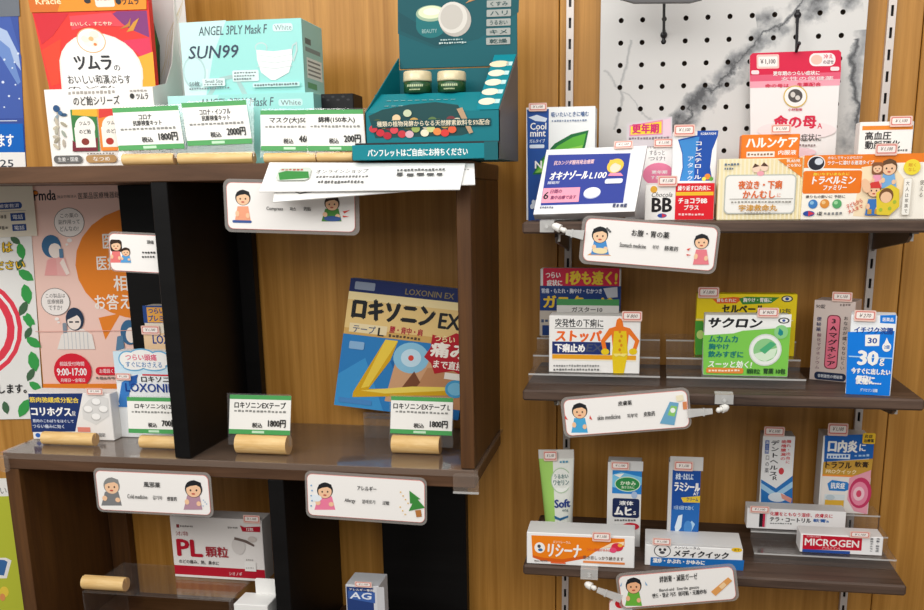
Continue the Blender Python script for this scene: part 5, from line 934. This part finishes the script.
s3('long white and orange cream carton lying at the left front of the bottom shelf', zN, (57, 452), (421, 470), (62, 346), .055, art, col='F1F0EE', top='DCDBD9', stick=[(284, 346, 346, 377)])
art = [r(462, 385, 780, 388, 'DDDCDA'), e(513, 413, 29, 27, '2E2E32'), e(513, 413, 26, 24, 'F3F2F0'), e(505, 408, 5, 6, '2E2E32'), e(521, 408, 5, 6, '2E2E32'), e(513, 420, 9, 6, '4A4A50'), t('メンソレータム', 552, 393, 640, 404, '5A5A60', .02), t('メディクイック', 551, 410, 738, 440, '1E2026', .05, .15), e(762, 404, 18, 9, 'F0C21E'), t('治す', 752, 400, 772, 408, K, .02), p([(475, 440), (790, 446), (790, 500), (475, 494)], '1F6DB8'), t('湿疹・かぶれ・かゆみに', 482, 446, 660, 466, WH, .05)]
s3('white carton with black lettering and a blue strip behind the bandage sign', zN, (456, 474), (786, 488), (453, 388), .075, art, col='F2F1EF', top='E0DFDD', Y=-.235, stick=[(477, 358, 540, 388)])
art = [v('デントヘルス', 214, 92, 240, 196, '2A2A2E', .03), t('R', 222, 197, 236, 208, '2A2A2E', .03), v('歯槽膿漏の', 246, 92, 262, 150, 'D2444A', .02), v('腫れ・出血に', 262, 92, 276, 160, 'D2444A', .02), e(248, 182, 8, 10, 'D2444A'), r(199, 92, 211, 130, '2A5AA8'), v('第三類', 200, 94, 210, 128, WH), v('口の薬', 199, 136, 211, 186, '6A6A6E', .01), p([(187, 205), (232, 232), (282, 196), (282, 290), (186, 286)], '2E78C0'), p([(187, 215), (232, 245), (282, 212), (282, 230), (232, 262), (187, 232)], 'A9D2EE'), e(236, 258, 28, 14, 'E4ECF2'), p([(246, 246), (280, 262), (278, 276), (250, 262)], 'E8A090'), r(187, 276, 282, 290, '1E4A94')]
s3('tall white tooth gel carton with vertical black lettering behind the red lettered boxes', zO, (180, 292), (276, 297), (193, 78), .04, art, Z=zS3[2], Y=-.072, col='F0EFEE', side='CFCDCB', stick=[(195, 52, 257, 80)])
art = [p([(374, 78), (522, 80), (520, 148), (374, 152)], '1E62B4'), t('口内炎', 384, 93, 474, 128, WH, .05), t('に', 478, 106, 498, 127, WH, .04), r(382, 131, 452, 145, 'DCE8F4'), bars(386, 135, 448, 142, '1E62B4', 7), bars(465, 135, 512, 142, 'A9CCEC', 4), p([(372, 152), (520, 149), (516, 194), (370, 192)], 'C89A3E'), t('トラフル', 378, 153, 458, 172, '3A2A1E', .05), t('軟膏', 466, 155, 508, 172, '3A2A1E', .03), t('PROクイック', 380, 175, 472, 188, 'F2E2B8', .03), r(370, 192, 516, 204, 'F0923A'), r(368, 197, 514, 300, 'ECE6E0'), p([(386, 214), (400, 204), (446, 212), (462, 228), (440, 238), (392, 234)], '2F7FC8'), t('抗炎症', 396, 212, 440, 230, WH, .03), r(378, 246, 440, 284, 'D9E2E6'), r(380, 262, 438, 282, 'E2B23E'), e(396, 254, 14, 8, 'BFCED6'), p([(452, 200), (516, 180), (510, 306), (470, 296), (448, 262)], 'E8A0B0'), e(486, 244, 34, 44, 'C83A64'), e(484, 246, 26, 34, 'E88AA4'), e(482, 246, 17, 20, 'F4C6D0'), e(482, 246, 8, 10, 'D84A6A'), rr(486, 76, 524, 106, 5, 'EEC02E'), t('炎症', 492, 80, 516, 90, K, .03), t('治療薬', 490, 92, 520, 102, K, .03), t('第', 382, 286, 392, 298, '4A4A4A'), bars(396, 288, 420, 296, '4A4A4A', 4)]
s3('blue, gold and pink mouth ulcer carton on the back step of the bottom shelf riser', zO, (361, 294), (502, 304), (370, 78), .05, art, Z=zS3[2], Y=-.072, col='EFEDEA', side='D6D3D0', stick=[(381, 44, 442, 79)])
art = [p([(178, 322), (202, 322), (200, 380), (178, 380)], 'D9D2D4'), r(178, 322, 189, 378, '1E1E22'), r(189, 322, 196, 378, 'C82A4A'), t('化膿をともなう湿疹、皮膚炎に', 210, 316, 400, 333, 'C83A48', .03), t('テラ・コートリル', 210, 337, 336, 356, '1E1E22', .05), t('軟膏a', 342, 340, 390, 355, '2E62A8', .04), bars(212, 359, 280, 365, '7A7A7A', 9)]
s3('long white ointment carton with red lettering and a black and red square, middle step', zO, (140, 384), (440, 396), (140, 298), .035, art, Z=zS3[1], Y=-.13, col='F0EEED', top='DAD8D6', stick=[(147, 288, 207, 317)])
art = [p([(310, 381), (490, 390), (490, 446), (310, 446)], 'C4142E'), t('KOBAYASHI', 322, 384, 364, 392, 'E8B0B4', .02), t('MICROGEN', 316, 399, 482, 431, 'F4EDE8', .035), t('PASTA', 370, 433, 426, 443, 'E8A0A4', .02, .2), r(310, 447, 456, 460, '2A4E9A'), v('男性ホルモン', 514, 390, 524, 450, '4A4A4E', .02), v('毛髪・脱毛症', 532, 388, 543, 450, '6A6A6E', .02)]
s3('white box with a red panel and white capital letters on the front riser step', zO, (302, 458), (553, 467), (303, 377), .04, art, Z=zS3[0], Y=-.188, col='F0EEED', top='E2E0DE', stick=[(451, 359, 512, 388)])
bpy.data.objects.remove(_to); bpy.data.curves.remove(_tc)
